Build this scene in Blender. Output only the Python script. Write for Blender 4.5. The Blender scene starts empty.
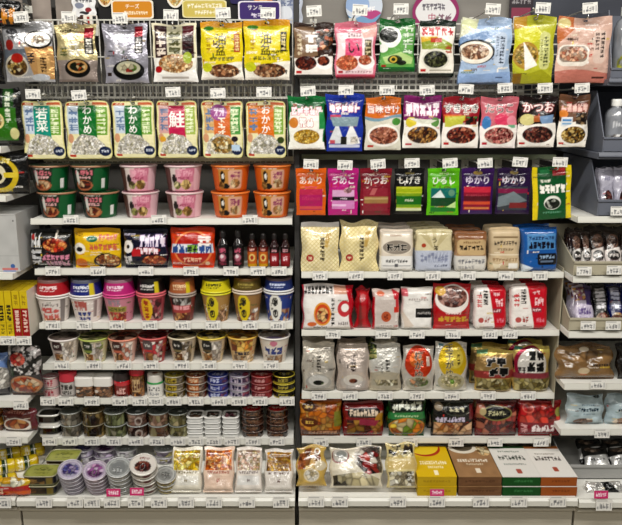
import bpy, math, random
import numpy as np
from mathutils import Vector, Matrix

S = bpy.context.scene
COL = S.collection
R = math.radians
# ------------------------------------------------------------------ camera
EYE, PITCH, FPX = 1.55, R(12.7), 740.0
cam_d = bpy.data.cameras.new('camera')
cam_d.sensor_fit = 'HORIZONTAL'
cam_d.sensor_width = 36.0
cam_d.lens = FPX / 622.0 * 36.0
cam = bpy.data.objects.new('camera', cam_d)
cam.location = (0, 0, EYE)
cam.rotation_euler = (R(90) - PITCH, 0, 0)
COL.objects.link(cam)
S.camera = cam
# ------------------------------------------------------------------ world, lamps, exposure
wd = bpy.data.worlds.new('store_air')
S.world = wd
wd.use_nodes = True
wd.node_tree.nodes['Background'].inputs[0].default_value = (1.0, 0.97, 0.92, 1)
wd.node_tree.nodes['Background'].inputs[1].default_value = 0.07
for lx, ly, le in ((-1.3, 0.95, 25), (0.0, 0.95, 25), (1.3, 0.95, 25), (-0.9, -0.9, 15), (0.9, -0.9, 15)):
    ld = bpy.data.lights.new('ceiling_tube', 'AREA')
    ld.shape = 'RECTANGLE'
    ld.size, ld.size_y = 1.2, 0.12
    ld.energy = le
    ld.color = (1.0, 0.965, 0.90)
    lo = bpy.data.objects.new('ceiling_tube', ld)
    lo.location = (lx, ly, 2.75)
    lo.rotation_euler = (R(18) if ly > 0 else R(40), 0, 0)
    COL.objects.link(lo)
S.view_settings.view_transform = 'Standard'
S.view_settings.look = 'None'
S.view_settings.gamma = 1.0
S.view_settings.use_curve_mapping = False
S.view_settings.exposure = 0.0

# ------------------------------------------------------------------ geometry of the place
SIN, COS, TAN = math.sin(PITCH), math.cos(PITCH), math.tan
YF, YN, YD = 2.41, 2.34, 2.19       # front edges: shelves, neighbour shelves, base decks
YB = 2.80                           # back wall of the gondola
XL, XM, XR = -0.937, -0.047, 0.856  # uprights between the bays

def at(px, py, Y):
    """world x, z where the sight line through photo pixel (px, py) meets the upright plane y = Y"""
    a = math.atan((py - 262.5) / FPX) + PITCH
    z = EYE - Y * math.tan(a)
    d = Y * COS + (EYE - z) * SIN
    return (px - 311.0) / FPX * d, z

def pix(x, y, z):
    d = y * COS + (EYE - z) * SIN
    v = y * SIN - (EYE - z) * COS
    return 311 + FPX * x / d, 262.5 - FPX * v / d

# ------------------------------------------------------------------ colours and printed artwork
def lin(c):
    c = np.asarray(c, float)
    return np.where(c <= .04045, c / 12.92, ((c + .055) / 1.055) ** 2.4)

def hx(s):
    if not isinstance(s, str):
        return np.asarray(s, float)
    return np.array([int(s[i:i + 2], 16) / 255 for i in (0, 2, 4)])

_gl = {}
GR = 56
def glyph(ch):
    if ch in _gl:
        return _gl[ch]
    cu = bpy.data.curves.new('t', 'FONT')
    cu.body = ch
    cu.offset = 0.011
    cu.resolution_u = 3
    ob = bpy.data.objects.new('t', cu)
    me = ob.to_mesh()
    me.calc_loop_triangles()
    nv = len(me.vertices)
    co = np.zeros(nv * 3)
    me.vertices.foreach_get('co', co)
    co = co.reshape(-1, 3)[:, :2]
    tr = np.zeros(len(me.loop_triangles) * 3, dtype=np.int32)
    me.loop_triangles.foreach_get('vertices', tr)
    tr = tr.reshape(-1, 3)
    wide = ord(ch) > 0x2000
    w = 1.0 if wide else (co[:, 0].max() + .08 if nv else .4)
    m = np.zeros((GR, max(4, int(GR * w))), bool)
    y0 = -.12 if wide else -.02
    hh = 1.0 if wide else .76
    for t in tr:
        q = co[t].copy()
        q[:, 0] *= GR
        q[:, 1] = (hh + y0 - q[:, 1]) / hh * GR
        xa, ya = np.maximum(np.floor(q.min(0)).astype(int), 0)
        xb, yb = np.ceil(q.max(0)).astype(int) + 1
        xb, yb = min(xb, m.shape[1]), min(yb, GR)
        if xb <= xa or yb <= ya:
            continue
        X, Y = np.meshgrid(np.arange(xa, xb) + .5, np.arange(ya, yb) + .5)
        (ax, ay), (bx_, by_), (cx, cy) = q
        d1 = (X - bx_) * (ay - by_) - (ax - bx_) * (Y - by_)
        d2 = (X - cx) * (by_ - cy) - (bx_ - cx) * (Y - cy)
        d3 = (X - ax) * (cy - ay) - (cx - ax) * (Y - ay)
        neg = (d1 < -1e-6) | (d2 < -1e-6) | (d3 < -1e-6)
        pos = (d1 > 1e-6) | (d2 > 1e-6) | (d3 > 1e-6)
        m[ya:yb, xa:xb] |= ~(neg & pos)
    ob.to_mesh_clear()
    bpy.data.objects.remove(ob)
    bpy.data.curves.remove(cu)
    _gl[ch] = (m, w)
    return _gl[ch]

class Art:
    """a printed sheet; coordinates run 0..1 from its top left corner"""
    def __init__(s, nu, nv, asp, base, seed=0, ss=3):
        s.W, s.H, s.ss, s.asp = nu * ss, nv * ss, ss, asp     # asp = width / height of the real sheet
        s.c = np.empty((s.H, s.W, 3))
        s.c[:] = hx(base)
        s.rng = np.random.RandomState(seed)
        s.X, s.Y = np.meshgrid((np.arange(s.W) + .5) / s.W, (np.arange(s.H) + .5) / s.H)
    def put(s, m, c):
        s.c[m] = hx(c)
    def run(s, ops):
        for o in ops:
            getattr(s, 'o_' + o[0])(*o[1:])
        return s
    def o_r(s, x0, y0, x1, y1, c):
        s.put((s.X >= x0) & (s.X < x1) & (s.Y >= y0) & (s.Y < y1), c)
    def o_rr(s, x0, y0, x1, y1, c, rad=.08):
        cx, cy, hw, hh = (x0 + x1) / 2, (y0 + y1) / 2, (x1 - x0) / 2, (y1 - y0) / 2
        ry = rad * s.asp
        qx = np.maximum(np.abs(s.X - cx) - hw + rad, 0) / rad
        qy = np.maximum(np.abs(s.Y - cy) - hh + ry, 0) / ry
        s.put(qx * qx + qy * qy <= 1, c)
    def o_e(s, cx, cy, rx, ry, c):
        s.put(((s.X - cx) / rx) ** 2 + ((s.Y - cy) / ry) ** 2 <= 1, c)
    def o_g(s, cx, cy, rx, ry, c, th=.2):
        d = ((s.X - cx) / rx) ** 2 + ((s.Y - cy) / ry) ** 2
        s.put((d <= 1) & (d >= (1 - th) ** 2), c)
    def o_p(s, pts, c):
        m = np.zeros(s.X.shape, bool)
        n = len(pts)
        for i in range(n):
            (xa, ya), (xb, yb) = pts[i], pts[(i + 1) % n]
            if ya == yb:
                continue
            k = ((ya > s.Y) != (yb > s.Y)) & (s.X < (xb - xa) * (s.Y - ya) / (yb - ya) + xa)
            m ^= k
        s.put(m, c)
    def o_w(s, y, amp, per, c, ph=0., up=False):
        """everything below (or above) a wavy line"""
        l = y + amp * np.sin((s.X + ph) / per * 6.283)
        s.put(s.Y < l if up else s.Y > l, c)
    def o_f(s, cx, cy, rx, ry, cols, cell=.055, dens=1.):
        """a helping of food: a patchwork of pieces in several colours"""
        m = ((s.X - cx) / rx) ** 2 + ((s.Y - cy) / ry) ** 2 <= 1
        s._cells(m, cx - rx, cy - ry, cx + rx, cy + ry, cols, cell)
    def o_fr(s, x0, y0, x1, y1, cols, cell=.055):
        m = (s.X >= x0) & (s.X < x1) & (s.Y >= y0) & (s.Y < y1)
        s._cells(m, x0, y0, x1, y1, cols, cell)
    def o_fp(s, pts, cols, cell=.055):
        keep = s.c.copy()
        s.c[:] = -1
        s.o_p(pts, 'ffffff')
        m = s.c[:, :, 0] > .5
        s.c[:] = keep
        a = np.array(pts)
        s._cells(m, a[:, 0].min(), a[:, 1].min(), a[:, 0].max(), a[:, 1].max(), cols, cell)
    def _cells(s, m, x0, y0, x1, y1, cols, cell):
        n = int(max(6, (x1 - x0) * (y1 - y0) / s.asp / (cell * cell)))
        n = min(n, 420)
        sx, sy = s.rng.uniform(x0, x1, n), s.rng.uniform(y0, y1, n)
        cc = np.array([hx(c) for c in cols])[s.rng.randint(0, len(cols), n)] * s.rng.uniform(.82, 1.12, (n, 1))
        px, py = s.X[m], s.Y[m]
        if not len(px):
            return
        best = np.full(len(px), 9e9)
        sec = best.copy()
        idx = np.zeros(len(px), int)
        for i in range(n):
            d = (px - sx[i]) ** 2 + ((py - sy[i]) / s.asp) ** 2
            k = d < best
            sec = np.where(k, best, np.minimum(sec, d))
            best[k] = d[k]
            idx[k] = i
        seam = np.clip((np.sqrt(sec) - np.sqrt(best)) / (cell * .35), 0, 1)
        s.c[m] = np.clip(cc[idx] * (.7 + .3 * seam)[:, None], 0, 1)
    def o_wv(s, x0, y0, x1, y1, c, n=14):
        """diamond mesh weave"""
        m = (s.X >= x0) & (s.X < x1) & (s.Y >= y0) & (s.Y < y1)
        a = ((s.X + s.Y / s.asp) * n) % 1 < .22
        b = ((s.X - s.Y / s.asp) * n) % 1 < .22
        s.put(m & (a | b), c)
    def _stamp(s, m, x, y, w, h, c, out):
        X0, X1 = int(round(x * s.W)), int(round((x + w) * s.W))
        Y0, Y1 = int(round(y * s.H)), int(round((y + h) * s.H))
        if X1 <= X0 or Y1 <= Y0:
            return
        iy = np.clip(((np.arange(Y0, Y1) + .5 - Y0) / (Y1 - Y0) * m.shape[0]).astype(int), 0, m.shape[0] - 1)
        ix = np.clip(((np.arange(X0, X1) + .5 - X0) / (X1 - X0) * m.shape[1]).astype(int), 0, m.shape[1] - 1)
        k = np.zeros((s.H, s.W), bool)
        sub = m[np.ix_(iy, ix)]
        ya, yb, xa, xb = max(Y0, 0), min(Y1, s.H), max(X0, 0), min(X1, s.W)
        if yb <= ya or xb <= xa:
            return
        k[ya:yb, xa:xb] = sub[ya - Y0:yb - Y0, xa - X0:xb - X0]
        if out is not None:
            oc, ow = out if isinstance(out, tuple) else (out, 2)
            d = k.copy()
            for _ in range(ow):
                e = d.copy()
                e[1:] |= d[:-1]; e[:-1] |= d[1:]; e[:, 1:] |= d[:, :-1]; e[:, :-1] |= d[:, 1:]
                d = e
            s.put(d, oc)
        s.put(k, c)
    def o_t(s, txt, cx, cy, h, c, out=None, vert=False, sx=1.):
        """real writing, h = character height"""
        gs = [glyph(ch) for ch in txt]
        if vert:
            y = cy - h * len(gs) / 2
            for m, w in gs:
                ww = h / s.asp * sx
                s._stamp(m, cx - ww / 2, y, ww, h, c, out)
                y += h
        else:
            ws = [w * h / s.asp * sx for m, w in gs]
            for stage in ((0, 1) if out is not None else (1,)):
                x = cx - sum(ws) / 2
                for (m, w), ww in zip(gs, ws):
                    if stage == 0:
                        s._stamp(m, x, cy - h / 2, ww, h, out[0] if isinstance(out, tuple) else out, out)
                    else:
                        s._stamp(m, x, cy - h / 2, ww, h, c, None)
                    x += ww
    def o_s(s, x0, y0, x1, y1, c, n, vert=False, th=.11, out=None):
        """printing too small to read: strokes of n characters"""
        keep = s.c.copy() if out else None
        tot = np.zeros((s.H, s.W), bool)
        n = int(n * 1.35) if n >= 4 else n
        for i in range(n):
            if vert:
                a0, a1, b0, b1 = x0, x1, y0 + (y1 - y0) * (i + .06) / n, y0 + (y1 - y0) * (i + .92) / n
            else:
                a0, a1, b0, b1 = x0 + (x1 - x0) * (i + .06) / n, x0 + (x1 - x0) * (i + .92) / n, y0, y1
            u, v = (s.X - a0) / (a1 - a0), (s.Y - b0) / (b1 - b0)
            m = (u >= 0) & (u <= 1) & (v >= 0) & (v <= 1)
            k = np.zeros_like(m)
            for _ in range(s.rng.randint(2, 4)):
                p = s.rng.uniform(.1, .85); k |= np.abs(v - p) < th * .8
            for _ in range(s.rng.randint(1, 3)):
                p = s.rng.uniform(.15, .85); k |= (np.abs(u - p) < th * .8) & (v > s.rng.uniform(0, .35))
            if s.rng.rand() < .7:
                k |= np.abs(u - .5 + (v - .5) * s.rng.choice([-1, 1]) * .8) < th * .8
            tot |= m & k
        if out:
            d = tot.copy()
            for _ in range(2):
                e = d.copy()
                e[1:] |= d[:-1]; e[:-1] |= d[1:]; e[:, 1:] |= d[:, :-1]; e[:, :-1] |= d[:, 1:]
                d = e
            s.put(d, out)
        s.put(tot, c)
    def o_bar(s, x0, y0, x1, y1):
        """a bar code"""
        s.o_r(x0, y0, x1, y1, 'f4f4f0')
        m = (s.X > x0 + .01) & (s.X < x1 - .01) & (s.Y > y0 + .01) & (s.Y < y1 - .01)
        k = np.sin((s.X - x0) / (x1 - x0) * 47) + np.sin((s.X - x0) / (x1 - x0) * 83) > .5
        s.put(m & k, '222222')
    def o_busy(s, n):
        """the small print, stars and rules that fill a package"""
        pal = ['f2eee6', '2a2624', 'c83a34', 'd8b84a', '4a6a3a', 'e8dcc8', '6a4a3a', 'f4f0ea']
        for _ in range(n):
            x, y = s.rng.uniform(.03, .85), s.rng.uniform(.12, .93)
            w, h = s.rng.uniform(.08, .26), s.rng.uniform(.018, .04)
            q = s.rng.rand()
            c = pal[s.rng.randint(len(pal))]
            if q < .65:
                s.o_s(x, y, min(x + w, .97), min(y + h * 1.3, .97), c, int(w / .035), False, .12)
            elif q < .85:
                s.o_r(x, y, min(x + w * .7, .97), y + h * .5, c)
            else:
                s.o_r(x, y, min(x + .03, .97), y + h * 2.4, c)
    def o_n(s, amt, sc=9):
        """mottled print / natural unevenness"""
        q = s.rng.rand(sc, sc)
        iy, ix = s.Y * (sc - 1), s.X * (sc - 1)
        a, b = np.floor(iy).astype(int), np.floor(ix).astype(int)
        a, b = np.minimum(a, sc - 2), np.minimum(b, sc - 2)
        fy, fx = iy - a, ix - b
        v = q[a, b] * (1 - fy) * (1 - fx) + q[a + 1, b] * fy * (1 - fx) + q[a, b + 1] * (1 - fy) * fx + q[a + 1, b + 1] * fy * fx
        s.c = np.clip(s.c * (1 + amt * (v - .5) * 2)[:, :, None], 0, 1)
    def out(s):
        """(rows from the bottom up, columns, linear rgb)"""
        g = s.c.mean(-1, keepdims=True)
        s.c = s.c * .88 + g * .12
        a = lin(np.clip((s.c - .5) * 1.2 + .445, .012, 1))
        a = a.reshape(s.H // s.ss, s.ss, s.W // s.ss, s.ss, 3).mean((1, 3))
        return a[::-1]

# ------------------------------------------------------------------ materials
def _mat(name, rough, spec=.5, metal=0., coat=0., print_=True, col=(.8, .8, .8), noise=None, trans=0., alpha=1.):
    m = bpy.data.materials.new(name)
    m.use_nodes = True
    nt = m.node_tree
    b = nt.nodes['Principled BSDF']
    b.inputs['Roughness'].default_value = rough
    b.inputs['Specular IOR Level'].default_value = spec
    b.inputs['Metallic'].default_value = metal
    b.inputs['Coat Weight'].default_value = coat
    b.inputs['Coat Roughness'].default_value = .12
    b.inputs['Transmission Weight'].default_value = trans
    b.inputs['Alpha'].default_value = alpha
    if print_:
        a = nt.nodes.new('ShaderNodeAttribute')
        a.attribute_name = 'print'
        nt.links.new(a.outputs['Color'], b.inputs['Base Color'])
    else:
        b.inputs['Base Color'].default_value = (*lin(hx(col)), 1)
    if noise:
        tc = nt.nodes.new('ShaderNodeTexCoord')
        n = nt.nodes.new('ShaderNodeTexNoise')
        n.inputs['Scale'].default_value = noise[0]
        n.inputs['Detail'].default_value = 3
        bp = nt.nodes.new('ShaderNodeBump')
        bp.inputs['Strength'].default_value = noise[1]
        bp.inputs['Distance'].default_value = noise[2]
        nt.links.new(tc.outputs['Object'], n.inputs['Vector'])
        nt.links.new(n.outputs['Fac'], bp.inputs['Height'])
        nt.links.new(bp.outputs['Normal'], b.inputs['Normal'])
    return m

M = dict(
    film=_mat('printed_gloss_film', .26, .5, 0, .5, noise=(38, .8, .008)),
    clear=_mat('clear_wrap_over_food', .16, .6, 0, .8, noise=(30, 1., .007)),
    soft=_mat('printed_matte_film', .45, .4, 0, .1, noise=(40, .4, .003)),
    paper=_mat('printed_card', .6, .3),
    foil=_mat('printed_metal_foil', .28, .5, .5, .4, noise=(32, .9, .009)),
    cup=_mat('printed_cup_wall', .38, .45, 0, .1),
    tin=_mat('printed_tin', .28, .5, .35, .2),
    glass=_mat('glazed_jar', .12, .6, 0, .8),
    shelf=_mat('white_enamel_shelf', .42, .4, print_=False, col='ecebe4', noise=(300, .05, .001)),
    rail=_mat('clear_price_rail', .3, .5, print_=False, col='dad9d0'),
    deck=_mat('beige_enamel_panel', .45, .4, print_=False, col='bab4a4', noise=(200, .05, .001)),
    wire=_mat('white_wire', .4, .5, print_=False, col='d4d2c8'),
    steel=_mat('chrome_wire', .25, .5, .9, print_=False, col='c8c8c8'),
    back=_mat('shade_toned_back_panel', .6, .3, print_=False, col='4e4c49', noise=(60, .1, .002)),  # whitish panel, its colour darkened for the shade behind the goods
    dark=_mat('dark_post', .6, .3, print_=False, col='3a3938'),
    bin=_mat('grey_blue_bin_plastic', .4, .4, print_=False, col='646873'),
    beigebin=_mat('beige_bin_plastic', .45, .4, print_=False, col='b0a993'),
    greybin=_mat('light_grey_bin_plastic', .45, .4, print_=False, col='a3a3a0'),
    floor=_mat('vinyl_floor', .35, .4, print_=False, col='b9b2a4', noise=(8, .05, .002)),
)

# ------------------------------------------------------------------ mesh builders
def grid_mesh(name, parts, mat, parent=None, smooth=True):
    """parts: list of (P[n,m,3], C[n,m,3] or colour, wrap_columns, mask[n-1,m'] or None); ONE mesh object"""
    vs, cs, fs, base = [], [], [], 0
    for P, C, wrap, mask in parts:
        n, m = P.shape[:2]
        idx = np.arange(n * m).reshape(n, m) + base
        nx = np.concatenate([idx[:, 1:], idx[:, :1]], 1) if wrap else idx[:, 1:]
        q = idx if wrap else idx[:, :-1]
        F = np.stack([q[:-1], nx[:-1], nx[1:], q[1:]], -1)
        fs.append((F[mask] if mask is not None else F).reshape(-1, 4))
        vs.append(P.reshape(-1, 3))
        C = np.asarray(C, float)
        cs.append(np.broadcast_to(C, (n, m, 3)).reshape(-1, 3))
        base += n * m
    V, C, F = np.concatenate(vs), np.concatenate(cs), np.concatenate(fs)
    me = bpy.data.meshes.new(name)
    me.vertices.add(len(V))
    me.vertices.foreach_set('co', V.astype(np.float32).ravel())
    me.loops.add(F.size)
    me.loops.foreach_set('vertex_index', F.astype(np.int32).ravel())
    me.polygons.add(len(F))
    me.polygons.foreach_set('loop_start', np.arange(0, F.size, 4, dtype=np.int32))
    if smooth:
        me.polygons.foreach_set('use_smooth', np.ones(len(F), bool))
    a = me.attributes.new('print', 'FLOAT_COLOR', 'POINT')
    a.data.foreach_set('color', np.concatenate([C, np.ones((len(C), 1))], 1).astype(np.float32).ravel())
    me.update(calc_edges=True)
    me.validate()
    me.materials.append(M[mat])
    o = bpy.data.objects.new(name, me)
    COL.objects.link(o)
    if parent:
        o.parent = parent
    return o

def poly_mesh(name, V, F, mat, parent=None, bevel=0., smooth=False, color=None):
    me = bpy.data.meshes.new(name)
    me.from_pydata([tuple(v) for v in V], [], F)
    if color is not None:
        a = me.attributes.new('print', 'FLOAT_COLOR', 'POINT')
        c = np.concatenate([np.broadcast_to(lin(hx(color)), (len(V), 3)), np.ones((len(V), 1))], 1)
        a.data.foreach_set('color', c.astype(np.float32).ravel())
    me.materials.append(M[mat])
    if smooth:
        me.polygons.foreach_set('use_smooth', np.ones(len(me.polygons), bool))
    me.update()
    o = bpy.data.objects.new(name, me)
    COL.objects.link(o)
    if bevel:
        b = o.modifiers.new('bevel', 'BEVEL')
        b.width = bevel
        b.segments = 2
    if parent:
        o.parent = parent
    return o

class MB:
    """collects boxes and bars into one mesh"""
    def __init__(s):
        s.V, s.F = [], []
    def box(s, x0, y0, z0, x1, y1, z1):
        b = len(s.V)
        s.V += [(x, y, z) for z in (z0, z1) for y in (y0, y1) for x in (x0, x1)]
        s.F += [tuple(b + i for i in f) for f in ((0, 2, 3, 1), (4, 5, 7, 6), (0, 1, 5, 4), (2, 6, 7, 3), (0, 4, 6, 2), (1, 3, 7, 5))]
        return s
    def prism(s, pts, x0, x1):
        """outline in (y, z) extruded along x"""
        b, n = len(s.V), len(pts)
        s.V += [(x0, y, z) for y, z in pts] + [(x1, y, z) for y, z in pts]
        s.F += [tuple(b + i for i in range(n)), tuple(b + n + i for i in reversed(range(n)))]
        s.F += [(b + i, b + n + i, b + n + (i + 1) % n, b + (i + 1) % n) for i in range(n)]
        return s
    def tube(s, pts, r, n=8):
        b = len(s.V)
        P = [Vector(p) for p in pts]
        up = Vector((0, 0, 1))
        for i, p in enumerate(P):
            t = (P[min(i + 1, len(P) - 1)] - P[max(i - 1, 0)]).normalized()
            a = t.cross(up)
            if a.length < .1:
                a = t.cross(Vector((1, 0, 0)))
            a.normalize()
            c = t.cross(a)
            for k in range(n):
                g = 2 * math.pi * k / n
                s.V.append(tuple(p + r * (math.cos(g) * a + math.sin(g) * c)))
        for i in range(len(P) - 1):
            for k in range(n):
                s.F.append((b + i * n + k, b + i * n + (k + 1) % n, b + (i + 1) * n + (k + 1) % n, b + (i + 1) * n + k))
        s.F += [tuple(b + k for k in reversed(range(n))), tuple(b + (len(P) - 1) * n + k for k in range(n))]
        return s
    def build(s, name, mat, parent=None, bevel=0., smooth=False, color=None):
        return poly_mesh(name, s.V, s.F, mat, parent, bevel, smooth, color)

def root(name, loc, label, cat, group=None, rot=None):
    o = bpy.data.objects.new(name, None)
    o.empty_display_size = .02
    COL.objects.link(o)
    o.location = loc
    if rot:
        o.rotation_euler = rot
    tag(o, label, cat, group)
    return o

LABELS = {}
def tag(o, label, cat, group=None):
    o['label'] = label
    o['category'] = cat
    if group:
        o['group'] = group
    LABELS.setdefault(label, []).append(o.name)
    return o

def struct(o):
    o['kind'] = 'structure'
    return o

def creases(U, Vv, seed, amp, asp):
    r = np.random.RandomState(seed)
    h = np.zeros_like(U)
    for i in range(9):
        a = r.uniform(0, 3.1416)
        f = r.uniform(3, 9)
        h += np.abs(np.sin(f * (U * math.cos(a) * asp + Vv * math.sin(a)) + r.uniform(0, 6.28))) ** r.choice([1, 1, 2]) * r.uniform(.3, 1) / (1 + f * .12)
    h -= h.mean()
    return h / (np.abs(h).max() + 1e-6) * amp

def sheet_uv(nu, nv):
    return np.meshgrid(np.linspace(0, 1, nu), np.linspace(0, 1, nv))

def bag(par, w, h, t, art, mat, style='flat', seed=0, seal=.1, crumple=.0015, bseal=0., back='aaa69c', hole=True, flop=0., round_=0., names=('body', 'top_seal', 'bottom_seal')):
    """a filled bag, front towards -y: the bulging body and its flat seals are meshes of their own.
    style flat = pillow seams all round; stand = gusset bottom with depth; brick = square cornered soft block"""
    nv, nu = art.shape[:2]
    U, Vv = sheet_uv(nu, nv)
    asp = w / h
    n0 = int(round(nv * bseal))
    n1 = nv - int(round(nv * seal))
    b0, b1 = Vv[n0, 0], Vv[n1 - 1, 0]
    s = np.clip((Vv - b0) / (b1 - b0), 0, 1)
    x = 2 * U - 1
    if style == 'flat':
        bul = (1 - np.abs(x) ** 3.2) * (np.sin(np.pi * s) ** .55)
        bb = bul
    elif style == 'stand':
        bul = (1 - np.abs(x) ** 3.5) ** .8 * (1 - s ** 2.2) ** .8 * np.minimum(1, (s / .07 + .02)) ** .4
        bb = bul
    elif style == 'brick':
        bul = (1 - np.abs(x) ** 9) ** .6 * (1 - np.abs(2 * s - 1) ** 12) ** .6
        bb = bul
    else:  # pillow: fat with pinched ends
        bul = (1 - np.abs(x) ** 4) ** .7 * (1 - np.abs(2 * s - 1) ** 4) ** .6
        bb = bul
    cr = creases(U, Vv, seed, crumple, asp) * (.25 + .75 * bul)
    front = np.zeros((nv, nu, 3))
    X = x * w / 2
    Z = Vv * h
    r = np.random.RandomState(seed + 5)
    X = X * (1 - .012 * np.sin(Vv * 9 + r.uniform(0, 6)) - (0.03 * np.sin(np.pi * s) if style == 'flat' else 0))
    if round_:
        yy = 2 * Vv - 1
        X2 = X * (1 - round_ * np.abs(yy) ** 14)
        Z = h / 2 + (Z - h / 2) * (1 - round_ * asp * np.abs(x) ** 14)
        X = X2
    yoff = flop * (Vv ** 2)
    wob = crumple * .6
    X = X + np.sign(x) * np.abs(x) ** 5 * wob * np.sin(Vv * 11 + r.uniform(0, 6))
    up = np.clip(2 * Vv - 1, 0, 1)
    Z = Z + up ** 4 * wob * 1.4 * np.sin(U * r.uniform(5, 9) + r.uniform(0, 6))
    if style == 'stand':
        X = X * (1 - .07 * np.clip((Vv - .45) / .55, 0, 1) ** 2 - .05 * np.clip((.12 - Vv) / .12, 0, 1) ** 2)
    elif style == 'pillow':
        X = X * (1 - .035 * np.abs(2 * Vv - 1) ** 9)
    front[:, :, 0] = X
    front[:, :, 1] = -t / 2 * bul - cr * 1.0 - .0006 + yoff
    front[:, :, 2] = Z
    bk = front.copy()
    bk[:, :, 1] = t / 2 * bb + .0006 + yoff
    bc = lin(hx(back))
    def piece(name, a, b, msk):
        f, k, c = front[a:b], bk[a:b], art[a:b]
        def strip(p, q, cc):
            return (np.stack([p, q]), np.stack([cc, np.broadcast_to(bc, cc.shape)]), False, None)
        parts = [(f, c, False, msk), (k[:, ::-1], bc, False, msk[:, ::-1] if msk is not None else None),
                 strip(k[0], f[0], c[0]), strip(f[-1], k[-1], c[-1]), strip(f[:, 0], k[:, 0], c[:, 0]), strip(k[:, -1], f[:, -1], c[:, -1])]
        return grid_mesh(name, parts, mat, par)
    piece(names[0], n0, n1, None)
    if n1 < nv - 1:
        m = None
        if hole:
            zc = (n1 + nv) / 2 / nv
            m = (((U - .5) * w / .0075) ** 2 + ((Vv - zc) * h / .0045) ** 2 > 1)[n1 - 1:nv - 1, :-1]
        piece(names[1], n1 - 1, nv, m)
    if n0 > 1:
        piece(names[2], 0, n0 + 1, None)

def lathe(name, prof, art, mat, par, nseg=72, ex=2., ay=1., cover=1.75, cols=None, flipv=False):
    """prof: (r, z) pairs; art wraps the front; ex = superellipse exponent, ay = depth / width"""
    prof = np.array(prof, float)
    th = np.linspace(-np.pi, np.pi, nseg, endpoint=False)
    sn, cs = np.sin(th), -np.cos(th)
    k = (np.abs(sn) ** ex + np.abs(cs) ** ex) ** (-1 / ex)
    P = np.zeros((len(prof), nseg, 3))
    P[:, :, 0] = prof[:, :1] * (sn * k)
    P[:, :, 1] = prof[:, :1] * (cs * k) * ay
    P[:, :, 2] = prof[:, 1:]
    if art is not None:
        nv, nu = art.shape[:2]
        v = (prof[:, 1] - prof[:, 1].min()) / np.ptp(prof[:, 1])
        if flipv:
            v = 1 - v
        iv = np.clip((v * nv).astype(int), 0, nv - 1)
        u = np.clip(.5 + th / (2 * cover), 0, .9999)
        iu = (u * nu).astype(int)
        C = art[np.ix_(iv, iu)]
    else:
        C = np.zeros((len(prof), nseg, 3))
        C[:] = lin(hx(cols))
    return grid_mesh(name, [(P, C, True, None)], mat, par)

def disc(name, r, z, art, mat, par, dome=.0, ex=2., ay=1., nr=14, nseg=64, thick=.0015):
    """a lid printed from above (art: a square sheet, bottom edge towards the viewer)"""
    th = np.linspace(-np.pi, np.pi, nseg, endpoint=False)
    sn, cs = np.sin(th), -np.cos(th)
    k = (np.abs(sn) ** ex + np.abs(cs) ** ex) ** (-1 / ex)
    rr = np.linspace(1, .001, nr)
    X, Y = rr[:, None] * sn * k, rr[:, None] * cs * k
    P = np.stack([X * r, Y * r * ay, np.broadcast_to(z + dome * (1 - rr[:, None] ** 2), X.shape)], -1)
    nv, nu = art.shape[:2]
    C = art[np.clip(((Y + 1) / 2 * nv).astype(int), 0, nv - 1), np.clip(((X + 1) / 2 * nu).astype(int), 0, nu - 1)]
    skirt = P[0].copy(); skirt[:, 2] = z - thick
    base = skirt * np.array([.001, .001, 1])
    Pa = np.concatenate([[base], [skirt], P])
    Ca = np.concatenate([[C[0]], [C[0]], C])
    return grid_mesh(name, [(Pa, Ca, True, None)], mat, par)

def spread(pts, n):
    """resample a profile so that printed colour has rows to sit on"""
    p = np.array(pts, float)
    L = np.concatenate([[0], np.cumsum(np.hypot(*np.diff(p, axis=0).T))])
    t = np.linspace(0, L[-1], n)
    return np.stack([np.interp(t, L, p[:, 0]), np.interp(t, L, p[:, 1])], 1)

def sheet(wpx, hpx, asp, base, ops, seed=0, q=1.7, hi=120):
    nu = int(min(max(wpx * q, 20), hi))
    nv = int(min(max(hpx * q, 14), hi))
    return Art(nu, nv, asp, base, seed).run(ops).out()

SEED = [0]
def nseed():
    SEED[0] += 1
    return SEED[0]
# ================================================================== the setting
o = struct(poly_mesh('floor', [(-4, -3, 0), (4, -3, 0), (4, 3.2, 0), (-4, 3.2, 0)], [(0, 1, 2, 3)], 'floor'))
struct(MB().box(-2.2, YB, 0, 2.2, YB + .04, 2.35).build('wall_back', 'back'))

for X, k, dy in ((XL - .022, 'at the left bay with the low shelves of cups and tins', .2), (XM, 'between the two middle bays', .05)):
    zp = at(311, 499, YD)[1] + .0008
    r_ = root('upright_post', (X, YF + dy, zp), 'dark slotted shelving post ' + k, 'shelving post')
    b = MB().box(-.009, 0, 0, .009, .05, 2.25 - zp)
    b.build('post', 'dark', r_, .002)
    b = MB().box(-.004, .05, 0, .004, YB - YF - dy - .002, 1.17 - zp)
    b.build('side_sheet', 'shelf', r_)

b = MB().box(XR - .0085, YF + .012, zp, XR - .0045, YB - .002, .985)
tag(b.build('divider_sheet', 'beigebin'), 'beige divider sheet between the red and white packs and the beige bins', 'divider')

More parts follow.
